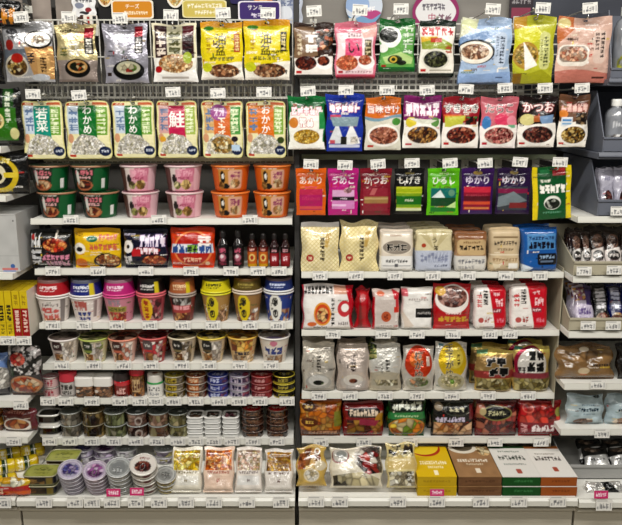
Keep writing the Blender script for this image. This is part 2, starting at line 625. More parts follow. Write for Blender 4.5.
def shelf(k, x0, x1, yt, Yf, depth=None, rail=.018, cut=0., brk=True, mats=('shelf', 'rail')):
    zt = at(311, yt, Yf)[1]
    yb = YB - .003 - cut
    r_ = root('shelf', ((x0 + x1) / 2, Yf, zt), k, 'shelf')
    hw = (x1 - x0) / 2
    MB().box(-hw, .006, -.02, hw, yb - Yf, 0).build('board', mats[0], r_, .002)
    MB().prism([(0, .002), (.006, .002), (.006, -rail), (-.004, -rail), (-.004, -rail + .004)], -hw, hw).build('price_rail', mats[1], r_)
    for s in (-1, 1) if brk else ():
        MB().prism([(.05, -.0205), (yb - Yf, -.0205), (yb - Yf, -.085), (yb - Yf - .04, -.085)], s * (hw - .006) - .0015, s * (hw - .006) + .0015).build('bracket', 'shelf', r_)
    return zt

ZS = {}
lx0, lx1 = XL + .013, XM - .015
rx0, rx1 = XM + .015, XR - .010
for key, yt, k in (('LC', 219, 'white metal shelf carrying the stacked noodle bowls'),
                   ('LD', 269.5, 'white metal shelf carrying noodle packets and sauce bottles'),
                   ('LE', 323.5, 'white metal shelf carrying the rim to rim noodle cups'),
                   ('LF', 364.5, 'white metal shelf carrying the single row of soup cups'),
                   ('LG', 399, 'white metal shelf carrying jars and small ring-pull cans'),
                   ('LH', 439.5, 'white metal shelf carrying glassy tubs and trays')):
    ZS[key] = shelf(k, lx0, lx1, yt, YF)
for key, yt, k in (('RD', 272.5, 'white metal shelf under the cream and blue dried food packs'),
                   ('RE', 330.5, 'white metal shelf under the red and white packs'),
                   ('RF', 393.5, 'white metal shelf under the silver porridge pouches'),
                   ('RG', 438, 'white metal shelf under the bean and vegetable bags')):
    ZS[key] = shelf(k, rx0, rx1, yt, YF)
nx0, nx1 = XR - .003, 1.32
mx0, mx1 = -1.40, XL - .033
for key, yt, k in (('NC', 217, 'white shelf under the second dark bin'), ('ND', 277, 'white shelf under the bin of chocolate-brown pouches'),
                   ('NE', 332.5, 'white shelf under the bin of lilac and black pouches'), ('NF', 384.5, 'white shelf under the brown bag'),
                   ('NG', 430, 'white shelf under the pale blue bags')):
    ZS[key] = shelf(k, nx0, nx1, yt, YN, brk=False)
for key, yt, k in (('MB', 147, 'white shelf under the green and black pouch at the edge'), ('MC', 196, 'white shelf under the black pouch with a yellow badge'),
                   ('MD', 274, 'white shelf under the plain grey carton'), ('ME', 339.5, 'white shelf under the upright yellow and red spice boxes'),
                   ('MF', 402, 'white shelf under the rice mix bags at the edge'), ('MG', 438, 'white shelf under the pack of fried nuggets')):
    ZS[key] = shelf(k, mx0, mx1, yt, YN, brk=False)

def base(k, x0, x1, yt):
    zt = at(311, yt, YD)[1] + .0
    r_ = root('base_deck', ((x0 + x1) / 2, YD, 0), k, 'shelf base')
    hw = (x1 - x0) / 2
    MB().box(-hw, .012, zt - .03, hw, YB - YD - .003, zt).build('deck_board', 'shelf', r_, .002)
    MB().prism([(-.004, zt - .004), (.004, zt + .003), (.012, zt + .003), (.012, zt - .022), (-.004, zt - .022)], -hw, hw).build('price_rail', 'rail', r_)
    MB().box(-hw + .001, .03, .004, hw - .001, .05, zt - .031).build('kick_plate', 'deck', r_, .002)
    MB().box(-hw + .001, .008, zt - .046, hw - .001, .0295, zt - .0385).build('front_lip', 'deck', r_, .002)
    return zt
ZS['LI'] = base('beige base deck under the leaning tins and vegetable packs', XL - .025, XM - .006, 499.5)
ZS['RI'] = base('beige base deck under the flat cartons', XM + .006, XR + .016, 499.5)
ZS['MI'] = base('beige base deck under the yellow rolls', -1.5, XL - .030, 499)
ZS['NI'] = base('beige base deck under the last grey bin', XR + .021, 1.5, 501)

def wire_panel(k, x0, x1, z0, z1, Y, dx, dz):
    b = MB()
    r = .0016
    n = int((x1 - x0) / dx)
    for i in range(n + 1):
        x = x0 + (x1 - x0) * i / n
        b.box(x - r, Y - r, z0, x + r, Y + r, z1)
    n = int((z1 - z0) / dz)
    for i in range(n + 1):
        z = z0 + (z1 - z0) * i / n
        b.box(x0 - r, Y - 3 * r, z - r * 1.3, x1 + r, Y - r, z + r * 1.3)
    o = b.build('wire_grid', 'wire')
    tag(o, k, 'wire grid')
YW = 2.60
wire_panel('white wire mesh panel with narrow upright bars', lx0, lx1, at(0, 163, YW)[1], at(0, 20, YW)[1], YW, .019, .105)
wire_panel('white wire mesh panel with wide square cells', rx0, rx1, at(0, 104, YW)[1], at(0, 24, YW)[1], YW, .03, .03)
for X0, X1, py, c, k in ((lx0, lx1, 159, 'c8bfa0', 'flat cream hook bar under the rice pouches'),
                   (rx0, rx1, 157, 'a9b596', 'flat pale green hook bar above the small dark seasoning pouches')):
    z = at(0, py, YW - .02)[1]
    b = MB().box(X0, YW - .03, z - .008, X1, YW - .006, z + .008)
    tag(b.build('hook_bar', 'paper', None, .001, color=c), k, 'hook bar')

def ladder(k, x0, x1, pya, pyb, Y, dx, rows=2):
    b = MB()
    za, zb = at(0, pya, Y)[1], at(0, pyb, Y)[1]
    for i in range(rows):
        z = za + (zb - za) * i / (rows - 1)
        b.box(x0, Y - .003, z - .0034, x1, Y + .003, z + .0034)
    n = int((x1 - x0) / dx)
    for i in range(n + 1):
        x = x0 + (x1 - x0) * i / n
        b.box(x - .002, Y - .004, zb, x + .002, Y - .001, za)
    tag(b.build('wire_rail', 'wire', None), k, 'wire rail')
ladder('white ladder-like wire rail under the highest row of soup pouches', lx0, lx1, 85, 97.5, 2.47, .019)
ladder('white square-celled wire rail under the highest row of sprinkle bags', rx0, rx1 - .16, 73, 90.5, 2.455, .02, 4)
# cards and boards along the head of the wall
def card(name, k, cat, x0, y0, x1, y1, Y, base, ops, style='rr', thick=.003, par=None):
    xa, zt = at(x0, y0, Y)
    xb, zb = at(x1, y1, Y)
    w, h = xb - xa, zt - zb
    a = sheet(x1 - x0, y1 - y0, w / h, base, ops, nseed(), 2.4)
    nv, nu = a.shape[:2]
    U, V = sheet_uv(nu, nv)
    x, y = 2 * U - 1, 2 * V - 1
    if style == 'e':
        X = x * np.sqrt(1 - y * y / 2); Z = y * np.sqrt(1 - x * x / 2)
    elif style == 'rr':
        X = x * (1 - .05 * np.abs(y) ** 12); Z = y * (1 - .08 * np.abs(x) ** 12)
    elif style == 'wavy':
        X = x * (1 + .06 * np.sin(y * 7)) * .94; Z = y * (1 + .05 * np.sin(x * 8)) * .95
    else:
        X, Z = x, y
    f = np.stack([X * w / 2, np.full_like(X, -thick), Z * h / 2 + h / 2], -1)
    k2 = f + np.array([0, thick, 0])
    g = lin(hx('b8b4aa'))
    parts = [(f, a, False, None), (k2[:, ::-1], g, False, None)]
    for p, q, c in ((k2[0], f[0], a[0]), (f[-1], k2[-1], a[-1]), (f[:, 0], k2[:, 0], a[:, 0]), (k2[:, -1], f[:, -1], a[:, -1])):
        parts.append((np.stack([p, q]), np.stack([c, c]), False, None))
    o = grid_mesh(name, parts, 'paper', par, smooth=False)
    o.location = ((xa + xb) / 2, Y, zb)
    if cat:
        tag(o, k, cat)
    return o
YC = 2.64
card('header_board', 'plain greyish pink board behind the first silver pouch', 'board', -14, -20, 53, 33, YC + .012, 'a79b92', [('n', .06)], 'sq')
card('header_board', 'plain greyish board behind the beige pouch', 'board', 54, -20, 96, 36, YC + .012, '9d938a', [('n', .06)], 'sq')
card('header_board', 'black header board behind the yellow packets', 'board', 97, -20, 297, 27, YC + .012, '25221f', [('r', .0, .0, 1, .25, '1b1918')], 'sq')
card('header_board', 'plain beige-grey header board behind the sprinkle bags', 'board', 300, -20, 526, 40, YC + .03, '94908a', [('n', .05)], 'sq')
card('header_board', 'dark blue-grey board behind the pinkish sprinkle bag', 'board', 528, -24, 640, 92, YC + .03, '575a63', [('n', .08)], 'sq')
card('promotion_card', 'white wavy card with small coloured prints above the beige pouch', 'sign', 71, -8, 97, 17, YC, 'e6e6e6', [('n', .08), ('e', .3, .55, .2, .12, '8d93a5'), ('e', .68, .72, .14, .1, '9c2f3a'), ('s', .15, .2, .85, .42, '5a5a60', 4), ('e', .5, .85, .2, .06, '3c3c40')], 'wavy')
card('promotion_card', 'small white and red card on the black hook bar', 'sign', 80, 15, 98, 27, YC - .006, 'e8e0d4', [('r', 0, 0, .2, 1, '5b3a2a'), ('r', .4, .15, .55, .8, 'b03028'), ('r', .72, .1, .92, .9, '1f1c1c'), ('r', .2, .75, 1, 1, 'c8a070')])
card('promotion_card', 'orange card with white border and white lettering', 'sign', 111, 0, 154, 19, YC - .004, 'f1ead8', [('rr', .04, .08, .96, .92, 'dd9418', .06), ('t', 'チーズ', .5, .34, .26, 'fbf3e0'), ('s', .3, .58, .86, .78, 'f7e6c4', 8)])
card('promotion_card', 'yellow card with pale lettering between orange and purple cards', 'sign', 182, 0, 227, 18, YC - .004, 'e8dfae', [('rr', .03, .07, .97, .93, 'd3c062', .06), ('s', .12, .2, .9, .46, 'f4eed2', 8), ('s', .28, .56, .8, .8, 'f4eed2', 6)])
card('promotion_card', 'purple card with white border and white lettering', 'sign', 238, 1, 281, 21, YC - .004, 'efeaf2', [('rr', .04, .07, .96, .93, '4f3580', .06), ('t', 'サンミ', .4, .33, .27, 'f6f2fa'), ('s', .3, .6, .75, .82, 'e4dcf0', 3)])
card('promotion_card', 'dark purple card with an orange dish above the purple card', 'sign', 230, -14, 276, 4, YC + .004, '352a66', [('e', .72, .75, .2, .3, 'd98a3a'), ('e', .72, .72, .1, .14, 'f0c070')])
card('promotion_card', 'round card of a dish cut off at the orange card', 'sign', 97, -14, 113, 7, YC + .004, 'e9e2cf', [('e', .5, .5, .42, .42, 'd9952e'), ('f', .5, .6, .3, .3, ['e8b860', 'c07828', 'f0dca0'], .1)], 'e')
card('promotion_card', 'round card of a dish cut off at the yellow card', 'sign', 166, -16, 184, 8, YC + .004, 'efe8da', [('e', .5, .5, .42, .42, 'd9b25e'), ('f', .5, .6, .3, .3, ['e8c880', 'c09048', 'f0e4b0'], .1)], 'e')
card('promotion_card', 'pale blue and white wavy card at the end of the black header', 'sign', 277, -12, 303, 24, YC + .006, 'c5cbd9', [('n', .15, 6), ('e', .3, .7, .3, .2, 'e4e8f0'), ('r', .6, 0, .75, 1, '8f9ab8'), ('s', .1, .3, .9, .5, '7a86a8', 3)], 'wavy')
card('promotion_card', 'round blue and pink card behind the pink bag', 'sign', 346, -14, 382, 26, YC + .01, 'cfd8e4', [('e', .3, .45, .34, .25, '9db6dc'), ('e', .7, .8, .3, .2, 'c0508a'), ('s', .2, .5, .8, .64, 'f2f2f4', 5), ('w', .8, .05, .6, '7fa6cc')], 'e')
card('promotion_card', 'round white card with magenta rim behind the dark green bag', 'sign', 413, -10, 458, 34, YC + .01, 'a23a72', [('e', .5, .5, .43, .45, 'e4e2e2'), ('s', .2, .3, .7, .46, '6a6470', 5), ('t', '中', .42, .62, .2, 'b8506e'), ('s', .55, .54, .85, .7, '8c6a78', 2)], 'e')
card('promotion_card', 'small dark and pink card above the lime green bag', 'sign', 510, -6, 532, 19, YC + .01, '4a4248', [('r', .1, .55, .9, .95, '9a4a60'), ('s', .1, .15, .9, .4, 'a8a4a6', 4)])

# ------------------------------------------------------------------ tags, hooks
TAGN = [0]
def price_tag(px, py, Y, label, wpx=14, hpx=9.5, rot=(0, 0, 0), pink=False, group='price tags'):
    x, z = at(px, py, Y)
    dc = Y * COS + (EYE - z) * SIN
    w, h = wpx / FPX * dc, hpx / FPX * dc
    TAGN[0] += 1
    sd = 900 + TAGN[0]
    if pink:
        a = sheet(wpx, hpx, w / h, 'd23a78', [('s', .14, .25, .86, .75, 'f6dbe6', 4)], sd, 2)
    else:
        a = sheet(wpx, hpx, w / h, 'e2e0da', [('r', .06, .1, .7, .16, '9a9a98'), ('s', .22, .34, .78, .84, '77787c', 3, False, .1), ('r', .06, .62, .17, .86, 'a8a8a6'), ('r', .84, .3, .92, .84, 'b4b4b2')], sd, 2)
    nv, nu = a.shape[:2]
    U, V = sheet_uv(nu, nv)
    f = np.stack([(U - .5) * w, np.full_like(U, -.0015), (V - .5) * h], -1)
    b = f + np.array([0, .0015, 0])
    g = lin(hx('d8d6d0'))
    parts = [(f, a, False, None), (b[:, ::-1], g, False, None)]
    for p, q in ((b[0], f[0]), (f[-1], b[-1]), (f[:, 0], b[:, 0]), (b[:, -1], f[:, -1])):
        parts.append((np.stack([p, q]), g, False, None))
    o = grid_mesh('price_tag', parts, 'paper', None, smooth=False)
    o.location = (x, Y, z)
    o.rotation_euler = rot
    tag(o, label, 'price tag', group)
    return o

def hook(px, py_rod, py_tag, Y, k):
    """a hook from the wire panel: a carrying rod with an upturned tip and an upper arm for the tag"""
    x, z = at(px, py_rod, Y)
    xt, zt = at(px, py_tag, Y - .045)
    zt = max(zt, z + .012)
    r_ = root('display_hook', (x, YW, z), 'chrome hook carrying the ' + k, 'hook', 'display hooks')
    d = Y - YW
    MB().tube([(0, -.002, 0), (0, d - .03, 0), (0, d - .043, .004), (0, d - .046, .010)], .0022).build('rod', 'steel', r_, smooth=True)
    MB().tube([(0, -.002, max(zt - z - .006, .012)), (0, d - .02, max(zt - z - .003, .014)), (xt - x, d - .041, zt - z)], .0024).build('tag_arm', 'wire', r_, smooth=True)
    MB().box(-.012, -.008, -.012, .012, -.002, zt - z).build('back_plate', 'wire', r_, .001)
# ================================================================== goods
def fit(x0, x1, y0, y1, Y, zb=None, lean=0.):
    """X, base height, width and length of a thing whose foot stands at depth Y and whose top shows at row y0"""
    if zb is None:
        zb = at(311, y1, Y)[1]
    lo, hi = .01, 1.
    for _ in range(40):
        m = (lo + hi) / 2
        if pix(0, Y + m * math.sin(lean), zb + m * math.cos(lean))[1] > y0:
            lo = m
        else:
            hi = m
    h = (lo + hi) / 2
    d = (Y + h / 2 * math.sin(lean)) * COS + (EYE - zb - h / 2 * math.cos(lean)) * SIN
    return ((x0 + x1) / 2 - 311) / FPX * d, zb, (x1 - x0) / FPX * d, h

BUSY = dict(soup_pouch=24, seasoning_pouch=22, rice_pouch=26, noodle_packet=28, dried_food_pack=9, vegetable_bag=22, filled_bag=12, porridge_pouch=10, food_pouch=10)
TAGGED = {}
def note(row, px, k):
    TAGGED.setdefault(row, []).append((px, k))

def pouch(row, box, k, ctx, cat, base, ops, Y=None, zb=None, lean=0., roll=0., yaw=0., name='pouch', mat='film', group=None, names=('body', 'top_seal', 'bottom_seal'), q=1.7, t=.025, dup=None, **kw):
    x0, y0, x1, y1 = box
    X, z, w, h = fit(x0, x1, y0, y1, Y, zb, lean)
    if name in BUSY:
        j = 1 if ops and ops[0][0] in ('n', 'w', 'wv') else 0
        ops = list(ops[:j]) + [('busy', BUSY[name])] + list(ops[j:])
    art = sheet(x1 - x0, y1 - y0, w / h, base, ops, nseed(), q)
    r_ = root(name, (X, Y, z), (k + ' ' + ctx).strip(), cat, group, (-lean, roll, yaw))
    bag(r_, w, h, t, art, mat, seed=nseed(), back=base, names=names, **kw)
    note(row, (x0 + x1) / 2, k)
    return r_

def twin(o, dx, dy, dz, label, lean=None):
    """one more of the same, with copies of its parts"""
    c = o.copy()
    COL.objects.link(c)
    c.location = o.location + Vector((dx, dy, dz))
    def kids(a, b):
        for ch in a.children:
            d = ch.copy()
            COL.objects.link(d)
            d.parent = b
            kids(ch, d)
    kids(o, c)
    tag(c, label, o['category'], o.get('group'))
    return c

# ------------------------------------------------------------------ hung pouches
YH = 2.40
def hung(row, box, tagxy, k, ctx, base, ops, cat='food pouch', name='seasoning_pouch', behind=None, rod=True, **kw):
    kw.setdefault('Y', YH)
    sl = kw.setdefault('seal', .11)
    o = pouch(row, box, k, ctx, cat, base, ops, name=name, **kw)
    x0, y0, x1, y1 = box
    xm = (x0 + x1) / 2
    if rod:
        hook(xm, y0 + (y1 - y0) * sl / 2 * .95, tagxy[1] if tagxy else y0 - 4, kw['Y'], k)
    if tagxy:
        price_tag(tagxy[0], tagxy[1], kw['Y'] - .046, 'price tag hooked above the ' + k, 15, 10.5 if y0 < 60 else 9.5, (0, R(random.Random(tagxy[0]).uniform(-5, 4)), 0))
    if behind:
        for i, (dx, dy, dz) in enumerate(behind):
            twin(o, dx, dy, dz, '%s, hung behind its front twin' % k)
    return o

B1 = [(.003, .034, -.004)]
BOWL = lambda cx, cy, rx, ry, bowl, rim, cols, cell=.06: [('e', cx, cy, rx, ry, bowl), ('e', cx, cy - ry * .12, rx * .86, ry * .76, rim), ('f', cx, cy - ry * .12, rx * .74, ry * .62, cols, cell)]

# --- row A, left bay: soup and noodle pouches
A = dict(name='soup_pouch', style='flat', t=.03, crumple=.004)
hung('A', (4, 22, 54, 82), (21, 17), 'silver soup pouch with a white bowl and red noodles', 'hung first on the top row', 'bfbfc2',
     [('n', .12), ('r', 0, .45, .5, .72, '7e8590'), ('p', [(.45, .42), (1, .4), (1, .95), (.6, .95)], 'd9a86e'), ('e', .72, .3, .27, .15, '3a3430'), ('e', .72, .29, .24, .12, 'f0eee8'), ('f', .72, .29, .15, .07, ['c9b8a2', 'e8e0d4', '9a8a78']),
      ('e', .2, .16, .12, .05, '4a4a4e'), ('e', .14, .38, .09, .09, 'b8382e'), ('e', .26, .72, .24, .19, 'e5dcc8'), ('f', .26, .74, .21, .15, ['d6b46a', 'efe0b8', '8b6a3c', '5c4630']), ('e', .28, .6, .13, .08, 'd6382a'),
      ('r', .68, .56, .92, .86, 'e6b878'), ('s', .74, .58, .86, .84, '4a2f1e', 4, True), ('s', .1, .2, .38, .3, '6b6b70', 3), ('s', .5, .5, .64, .7, '3c4048', 2, True), ('e', .72, .92, .18, .06, 'd8dde4')], mat='foil', **A)
hung('A', (57, 24, 97, 82), (69, 17), 'beige soup pouch with a dark red strip', 'hung second on the top row', 'cfc08f',
     [('r', 0, .62, 1, 1, 'b3a49c'), ('n', .12), ('rr', .72, .06, .94, .52, '26211f', .03), ('r', .72, .06, .94, .24, '9c2436'), ('s', .76, .26, .9, .5, 'd9d4c8', 4, True), ('s', .32, .14, .6, .56, 'ece4cc', 3, True, .12), ('s', .1, .4, .28, .56, '6e7a4a', 3, True), ('s', .12, .1, .4, .16, '50483a', 4),
      ('e', .52, .76, .32, .16, '1d1a1a'), ('e', .52, .73, .25, .11, 'd9a86a'), ('f', .52, .73, .2, .08, ['2d3a20', 'c8602c', 'e8c890', '6a4a24'], .08), ('r', 0, .95, 1, 1, '9a8c86')], mat='foil', **A)
hung('A', (104, 24, 148, 83), (120, 18), 'lilac-silver soup pouch with a black pot of green soup', 'hung third on the top row', 'b4b2be',
     [('n', .14), ('rr', .72, .05, .9, .5, '232024', .03), ('r', .72, .05, .9, .22, '9c2436'), ('s', .75, .24, .87, .48, 'd6d2d0', 4, True), ('s', .25, .1, .55, .5, 'e8e6ee', 3, True, .12), ('e', .56, .78, .36, .17, '1b1a1b'), ('e', .56, .74, .27, .11, 'd8d6b8'), ('f', .56, .74, .2, .075, ['6b8a3a', 'e4dcb8', 'b8483a', '8aa050'], .08), ('r', .06, .82, .16, .88, '4a3a34')], mat='foil', **A)
hung('A', (153, 24, 197, 82), (171, 15), 'white and gold noodle pouch with maroon strips', 'hung fourth on the top row', 'e9e2c4',
     [('r', .06, .04, .94, .6, '4a2226'), ('r', .34, .04, .68, .6, 'c9c4a6'), ('s', .1, .1, .3, .56, 'e6d8c8', 3, True, .1), ('s', .38, .12, .64, .52, '5a5a2a', 3, True, .14), ('r', .7, .04, .94, .2, '6b1f2e'), ('s', .74, .22, .9, .5, '1e1616', 3, True), ('r', 0, .58, 1, 1, 'efece4'),
      ('f', .52, .68, .4, .16, ['d8b080', 'c8925c', 'e8cca0', 'b07c48'], .05), ('e', .8, .58, .1, .1, 'a8b83c'), ('e', .12, .78, .09, .06, 'b8242a'), ('w', .84, .03, 1.2, 'e9e6e2'), ('r', .2, .9, .8, .94, 'b0a8a0')], **A)
for bx, tx, k, ctx, strip in (((201, 22, 243, 80), (223, 13), 'yellow noodle pouch with an orange-red strip', 'beside the white and gold pouch', 'b8542a'),
                              ((244, 20, 290, 80), (268, 13), 'yellow noodle pouch with a black strip', 'hung at the end of its bay', '2a2620')):
    hung('A', bx, tx, k, ctx, 'e6d21e',
         [('r', 0, 0, 1, .1, 'e0a020'), ('e', .2, .12, .12, .04, '4a8a2a'), ('t', '油', .48, .30, .22, '1c1a12', None), ('t', '盆', .48, .49, .2, '1c1a12', None), ('r', .8, .2, .93, .52, strip), ('s', .82, .22, .91, .5, 'f0e0a0', 4, True), ('s', .14, .3, .24, .5, 'b08a10', 3, True), ('s', .2, .6, .8, .67, '7a7418', 5),
          ('w', .74, -.06, 2.0, 'efe9dc', -.5), ('f', .55, .84, .36, .12, ['8a5a3c', 'b5805a', '6a4028', 'd2a880'], .05), ('e', .14, .78, .12, .08, 'c8cc28'), ('s', .72, .82, .95, .9, '3a3030', 3), ('r', 0, .95, 1, 1, 'd8d0c4')], name='soup_pouch', style='flat', t=.034, crumple=.003)
# --- row A, right bay: sprinkle bags
H = dict(style='flat', t=.024, crumple=.0035, seal=.1)
hung('A', (294, 23, 333, 77), (314, 11), 'brown sprinkle bag with dark flakes', 'hung first on the top row of its bay', '4a352a',
     [('p', [(.0, .1), (.5, .05), (.62, .6), (0, .7)], '8b7058'), ('s', .3, .2, .6, .56, 'f2eeea', 2, True, .14), ('e', .82, .3, .14, .18, 'c8604a'), ('fr', .66, .15, 1, .5, ['6a4a34', 'b86a4a', '2e2620', 'd8a07a'], .08), ('s', .08, .2, .2, .6, 'd8c8a8', 4, True), ('w', .64, .03, 1.2, 'ece6de'),
      ('f', .3, .74, .28, .13, ['6b3026', '8a4634', '4a221c'], .05), ('e', .78, .74, .2, .12, 'f4f2ee'), ('f', .76, .7, .16, .09, ['7b3a2c', '9a5038', '52281e'], .05), ('r', 0, .95, 1, 1, '2a1e1a'), ('r', .05, .88, .2, .93, 'c83a3a')], behind=B1, **H)
hung('A', (335, 22, 376, 77), (360, 10), 'pink sprinkle bag with salmon flakes', 'beside the brown bag', 'd9788c',
     [('r', .05, .2, .93, .94, 'efd8da'), ('r', .24, .3, .66, .62, 'e0527e'), ('t', 'い', .45, .46, .26, '2a1418', None), ('s', .3, .2, .64, .28, '8a6a74', 4), ('r', .72, .32, .9, .62, '5a5030'), ('s', .74, .34, .88, .6, 'c8b890', 3, True), ('p', [(.6, .1), (.98, .04), (.98, .26), (.7, .3)], 'e8b0a8'),
      ('f', .3, .74, .26, .14, ['e8825c', 'd86a48', 'f09c74'], .05), ('e', .76, .73, .2, .12, 'f8f4f2'), ('f', .73, .69, .16, .09, ['e07a58', 'd06040', 'f0a080'], .05), ('r', .08, .88, .2, .93, 'c02838'), ('r', 0, .96, 1, 1, 'b83a54'), ('s', .25, .88, .9, .92, 'a87880', 7)], behind=B1, **H)
hung('A', (379, 19, 415, 72), (401, 9), 'green sprinkle bag with a white bowl of dark seaweed', 'beside the pink bag', '1f7a3a',
     [('p', [(0, .3), (.5, .24), (.96, .1), (.96, .9), (.06, .9)], '6fae5a'), ('e', .3, .34, .3, .2, 'f0f2ec'), ('f', .26, .31, .25, .14, ['2a3028', '1c241e', '3d4438'], .05), ('s', .66, .14, .94, .66, 'd9ecd0', 4, True, .1, '2a6a3a'), ('e', .1, .55, .14, .08, 'eef0ea'), ('p', [(.1, .72), (.6, .62), (.94, .72), (.9, .84), (.2, .84)], 'b8d48a'),
      ('e', .44, .76, .2, .08, '3a4a22'), ('g', .4, .76, .1, .06, 'd8b84a', .4), ('f', .62, .82, .14, .05, ['26321c', '3c4a2a'], .06), ('r', 0, .93, 1, 1, '1a6a34'), ('r', .08, .86, .2, .9, 'b03030')], **H)
hung('A', (419, 20, 455, 76), None, 'dark green sprinkle bag with white red-edged lettering', 'under the round magenta card', '24382c',
     [('r', .02, .12, .96, .94, 'efe9dc'), ('s', .06, .13, .94, .28, 'c8303a', 4, False, .15, 'f8f4f0'), ('r', .04, .3, .5, .42, 'e2b83a'), ('p', [(.04, .4), (.6, .32), (.94, .44), (.9, .54), (.06, .52)], '9aa840'), ('r', .3, .32, .62, .4, 'c84a30'), ('s', .72, .44, .92, .62, 'b85a40', 2, True),
      ('e', .46, .7, .38, .19, 'dcd8ca'), ('f', .46, .7, .33, .15, ['3a3c2a', '565a3c', '282a1e', '7a7c5a'], .05), ('r', .06, .87, .2, .92, 'c83030'), ('r', 0, .95, 1, 1, '1f2f26'), ('r', .3, .88, .9, .91, 'b0a898')], behind=B1, **H)
L_ = dict(style='flat', t=.032, crumple=.0045, seal=.1)
hung('A', (460, 18, 511, 83), (493, 9), 'pale blue sprinkle bag with a bowl of brown flakes', 'beside the dark green bag', 'a9bfdc',
     [('n', .08), ('p', [(0, .0), (.35, 0), (.3, .16), (0, .3)], 'cfd0b4'), ('e', .16, .1, .16, .08, 'd8dcae'), ('p', [(.0, .45), (.0, .3), (.5, .2), (.6, .3)], '7f9cc4'), ('e', .3, .52, .36, .19, '23262e'), ('e', .28, .53, .34, .17, 'efe8da'), ('f', .28, .52, .27, .12, ['b08468', 'd0a888', '8c6048', 'e8ccb0'], .045),
      ('rr', .66, .22, .9, .74, 'c4d2e6', .1), ('s', .76, .28, .86, .7, '3a4658', 6, True), ('s', .68, .28, .74, .6, '7a8aa0', 6, True), ('w', .84, .02, 1.3, '8ea8d0'), ('r', .7, .9, .84, .92, '5a6a88')], behind=B1, **L_)
hung('A', (513, 16, 554, 84), (543, 8), 'lime and gold sprinkle bag with a rice triangle', 'beside the pale blue bag', 'c3c43c',
     [('r', 0, 0, .3, .24, 'c89a3a'), ('p', [(0, .2), (.5, .12), (.7, .3), (.2, .5), (0, .5)], 'd6d430'), ('e', .3, .58, .3, .2, 'b9923c'), ('f', .3, .58, .26, .15, ['b8923a', '8a7a34', 'd8b868'], .06), ('p', [(.22, .38), (.58, .72), (.28, .8)], 'efece2'), ('rr', .62, .24, .88, .78, 'd3d48a', .1), ('s', .72, .3, .84, .74, '4a5230', 7, True), ('s', .64, .34, .7, .66, '8a8c4a', 6, True),
      ('p', [(0, .8), (.3, .86), (.7, .78), (1, .9), (1, 1), (0, 1)], 'a9a82a'), ('r', .0, .84, .22, 1, '8a6a24')], **L_)
hung('A', (556, 17, 610, 83), (590, 8), 'pinkish sprinkle bag with a square bowl of flakes', 'hung last on the top row', 'd8b4a4',
     [('n', .06), ('p', [(0, 0), (.3, 0), (.28, .2), (0, .42)], 'c87848'), ('e', .12, .1, .12, .07, 'd8c88a'), ('rr', .02, .42, .58, .74, 'e9e0d4', .12), ('rr', .05, .44, .55, .68, '9a8a7c', .1), ('f', .3, .56, .25, .11, ['c8886c', 'e0b090', 'b06a50', 'efd0b8'], .045), ('rr', .66, .2, .9, .7, 'e2c8ba', .08), ('s', .8, .22, .88, .62, '3c3030', 5, True), ('s', .69, .24, .77, .5, '5c4a48', 4, True), ('s', .5, .1, .74, .14, 'f4ece6', 5),
      ('w', .82, -.03, 1.5, 'c07a6c'), ('r', .68, .9, .92, .93, '5a3c34')], **L_)
# --- row B, left bay: rice pouches with rounded corners
def rice(bx, tx, k, ctx, lab, txt, tc, sz, strip='7aa83a', left='c8d4e0', extra=()):
    ops = [('rr', .03, .02, .97, .98, 'e9e3b4', .06), ('r', .06, .08, .32, .56, left), ('s', .09, .12, .29, .52, '6f86a8', 3, True), ('r', .68, .1, .94, .58, strip), ('s', .72, .14, .9, .56, 'e8f0c8', 5, True), ('rr', .3, .08, .7, .6, lab, .05), ('p', [(.3, .5), (.7, .5), (.72, .66), (.5, .56)], lab)]
    ops += [('t', txt, .5, .32, sz, 'f8f6ee', None, True)] if txt else []
    ops += [('fp', [(.06, .92), (.14, .7), (.36, .56), (.66, .6), (.86, .74), (.9, .92)], ['e6e1d4', 'f0ebe0', 'dcd5c6', 'f6f2ea', 'bdb89e'], .045), ('e', .85, .86, .13, .085, '2c3858'), ('s', .77, .83, .93, .88, 'c8d0e0', 3), ('r', .06, .92, .2, .96, 'c8482e'), ('r', .03, .03, .3, .075, 'c85a34'), ('r', .62, .03, .95, .075, 'd0704a'), ('s', .1, .035, .26, .07, 'f4e4c8', 4),
            ('e', .1, .64, .07, .08, 'd8a07a')] + list(extra)
    hung('B', bx, tx, k, ctx, 'd7d08a', ops, name='rice_pouch', style='flat', t=.02, crumple=.002, round_=.07, seal=.08, cat='food pouch')
rice((23, 101, 64, 159), (33, 94), 'rice pouch with a teal two-character label', 'hung first in the rice pouch row', '1f9a86', '若菜', 0, .21)
rice((66, 101, 111, 159), (79, 95), 'wider rice pouch with a dark green label', 'hung second in the rice pouch row', '17803c', 'わかめ', 0, .165)
rice((113, 101, 155, 158), None, 'narrower rice pouch with a dark green label', 'hung third in the rice pouch row', '177a3c', 'わかめ', 0, .165)
rice((157, 101, 198, 158), (173, 92), 'rice pouch with a crimson label', 'hung fourth in the rice pouch row', 'cc2a5c', '鮭', 0, .3, 'a8bc5a', 'd8a8a4', [('e', .14, .66, .08, .05, 'e0a838')])
rice((202, 101, 243, 158), (218, 93), 'rice pouch with a purple and orange arched label', 'hung fifth in the rice pouch row', 'dd7434', '', 0, .2, '58a050', 'd9b27a',
     [('e', .42, .2, .2, .14, 'a65a9a'), ('s', .3, .12, .56, .26, 'f0d8ec', 2), ('s', .4, .28, .58, .58, 'f6ecd8', 3, True), ('f', .5, .76, .28, .15, ['d8b068', 'efe0b8', 'b88a48', '8a7a4a'], .06), ('r', .72, .76, .92, .86, 'b8cfe4'), ('e', .8, .66, .08, .05, '3a2a38')])
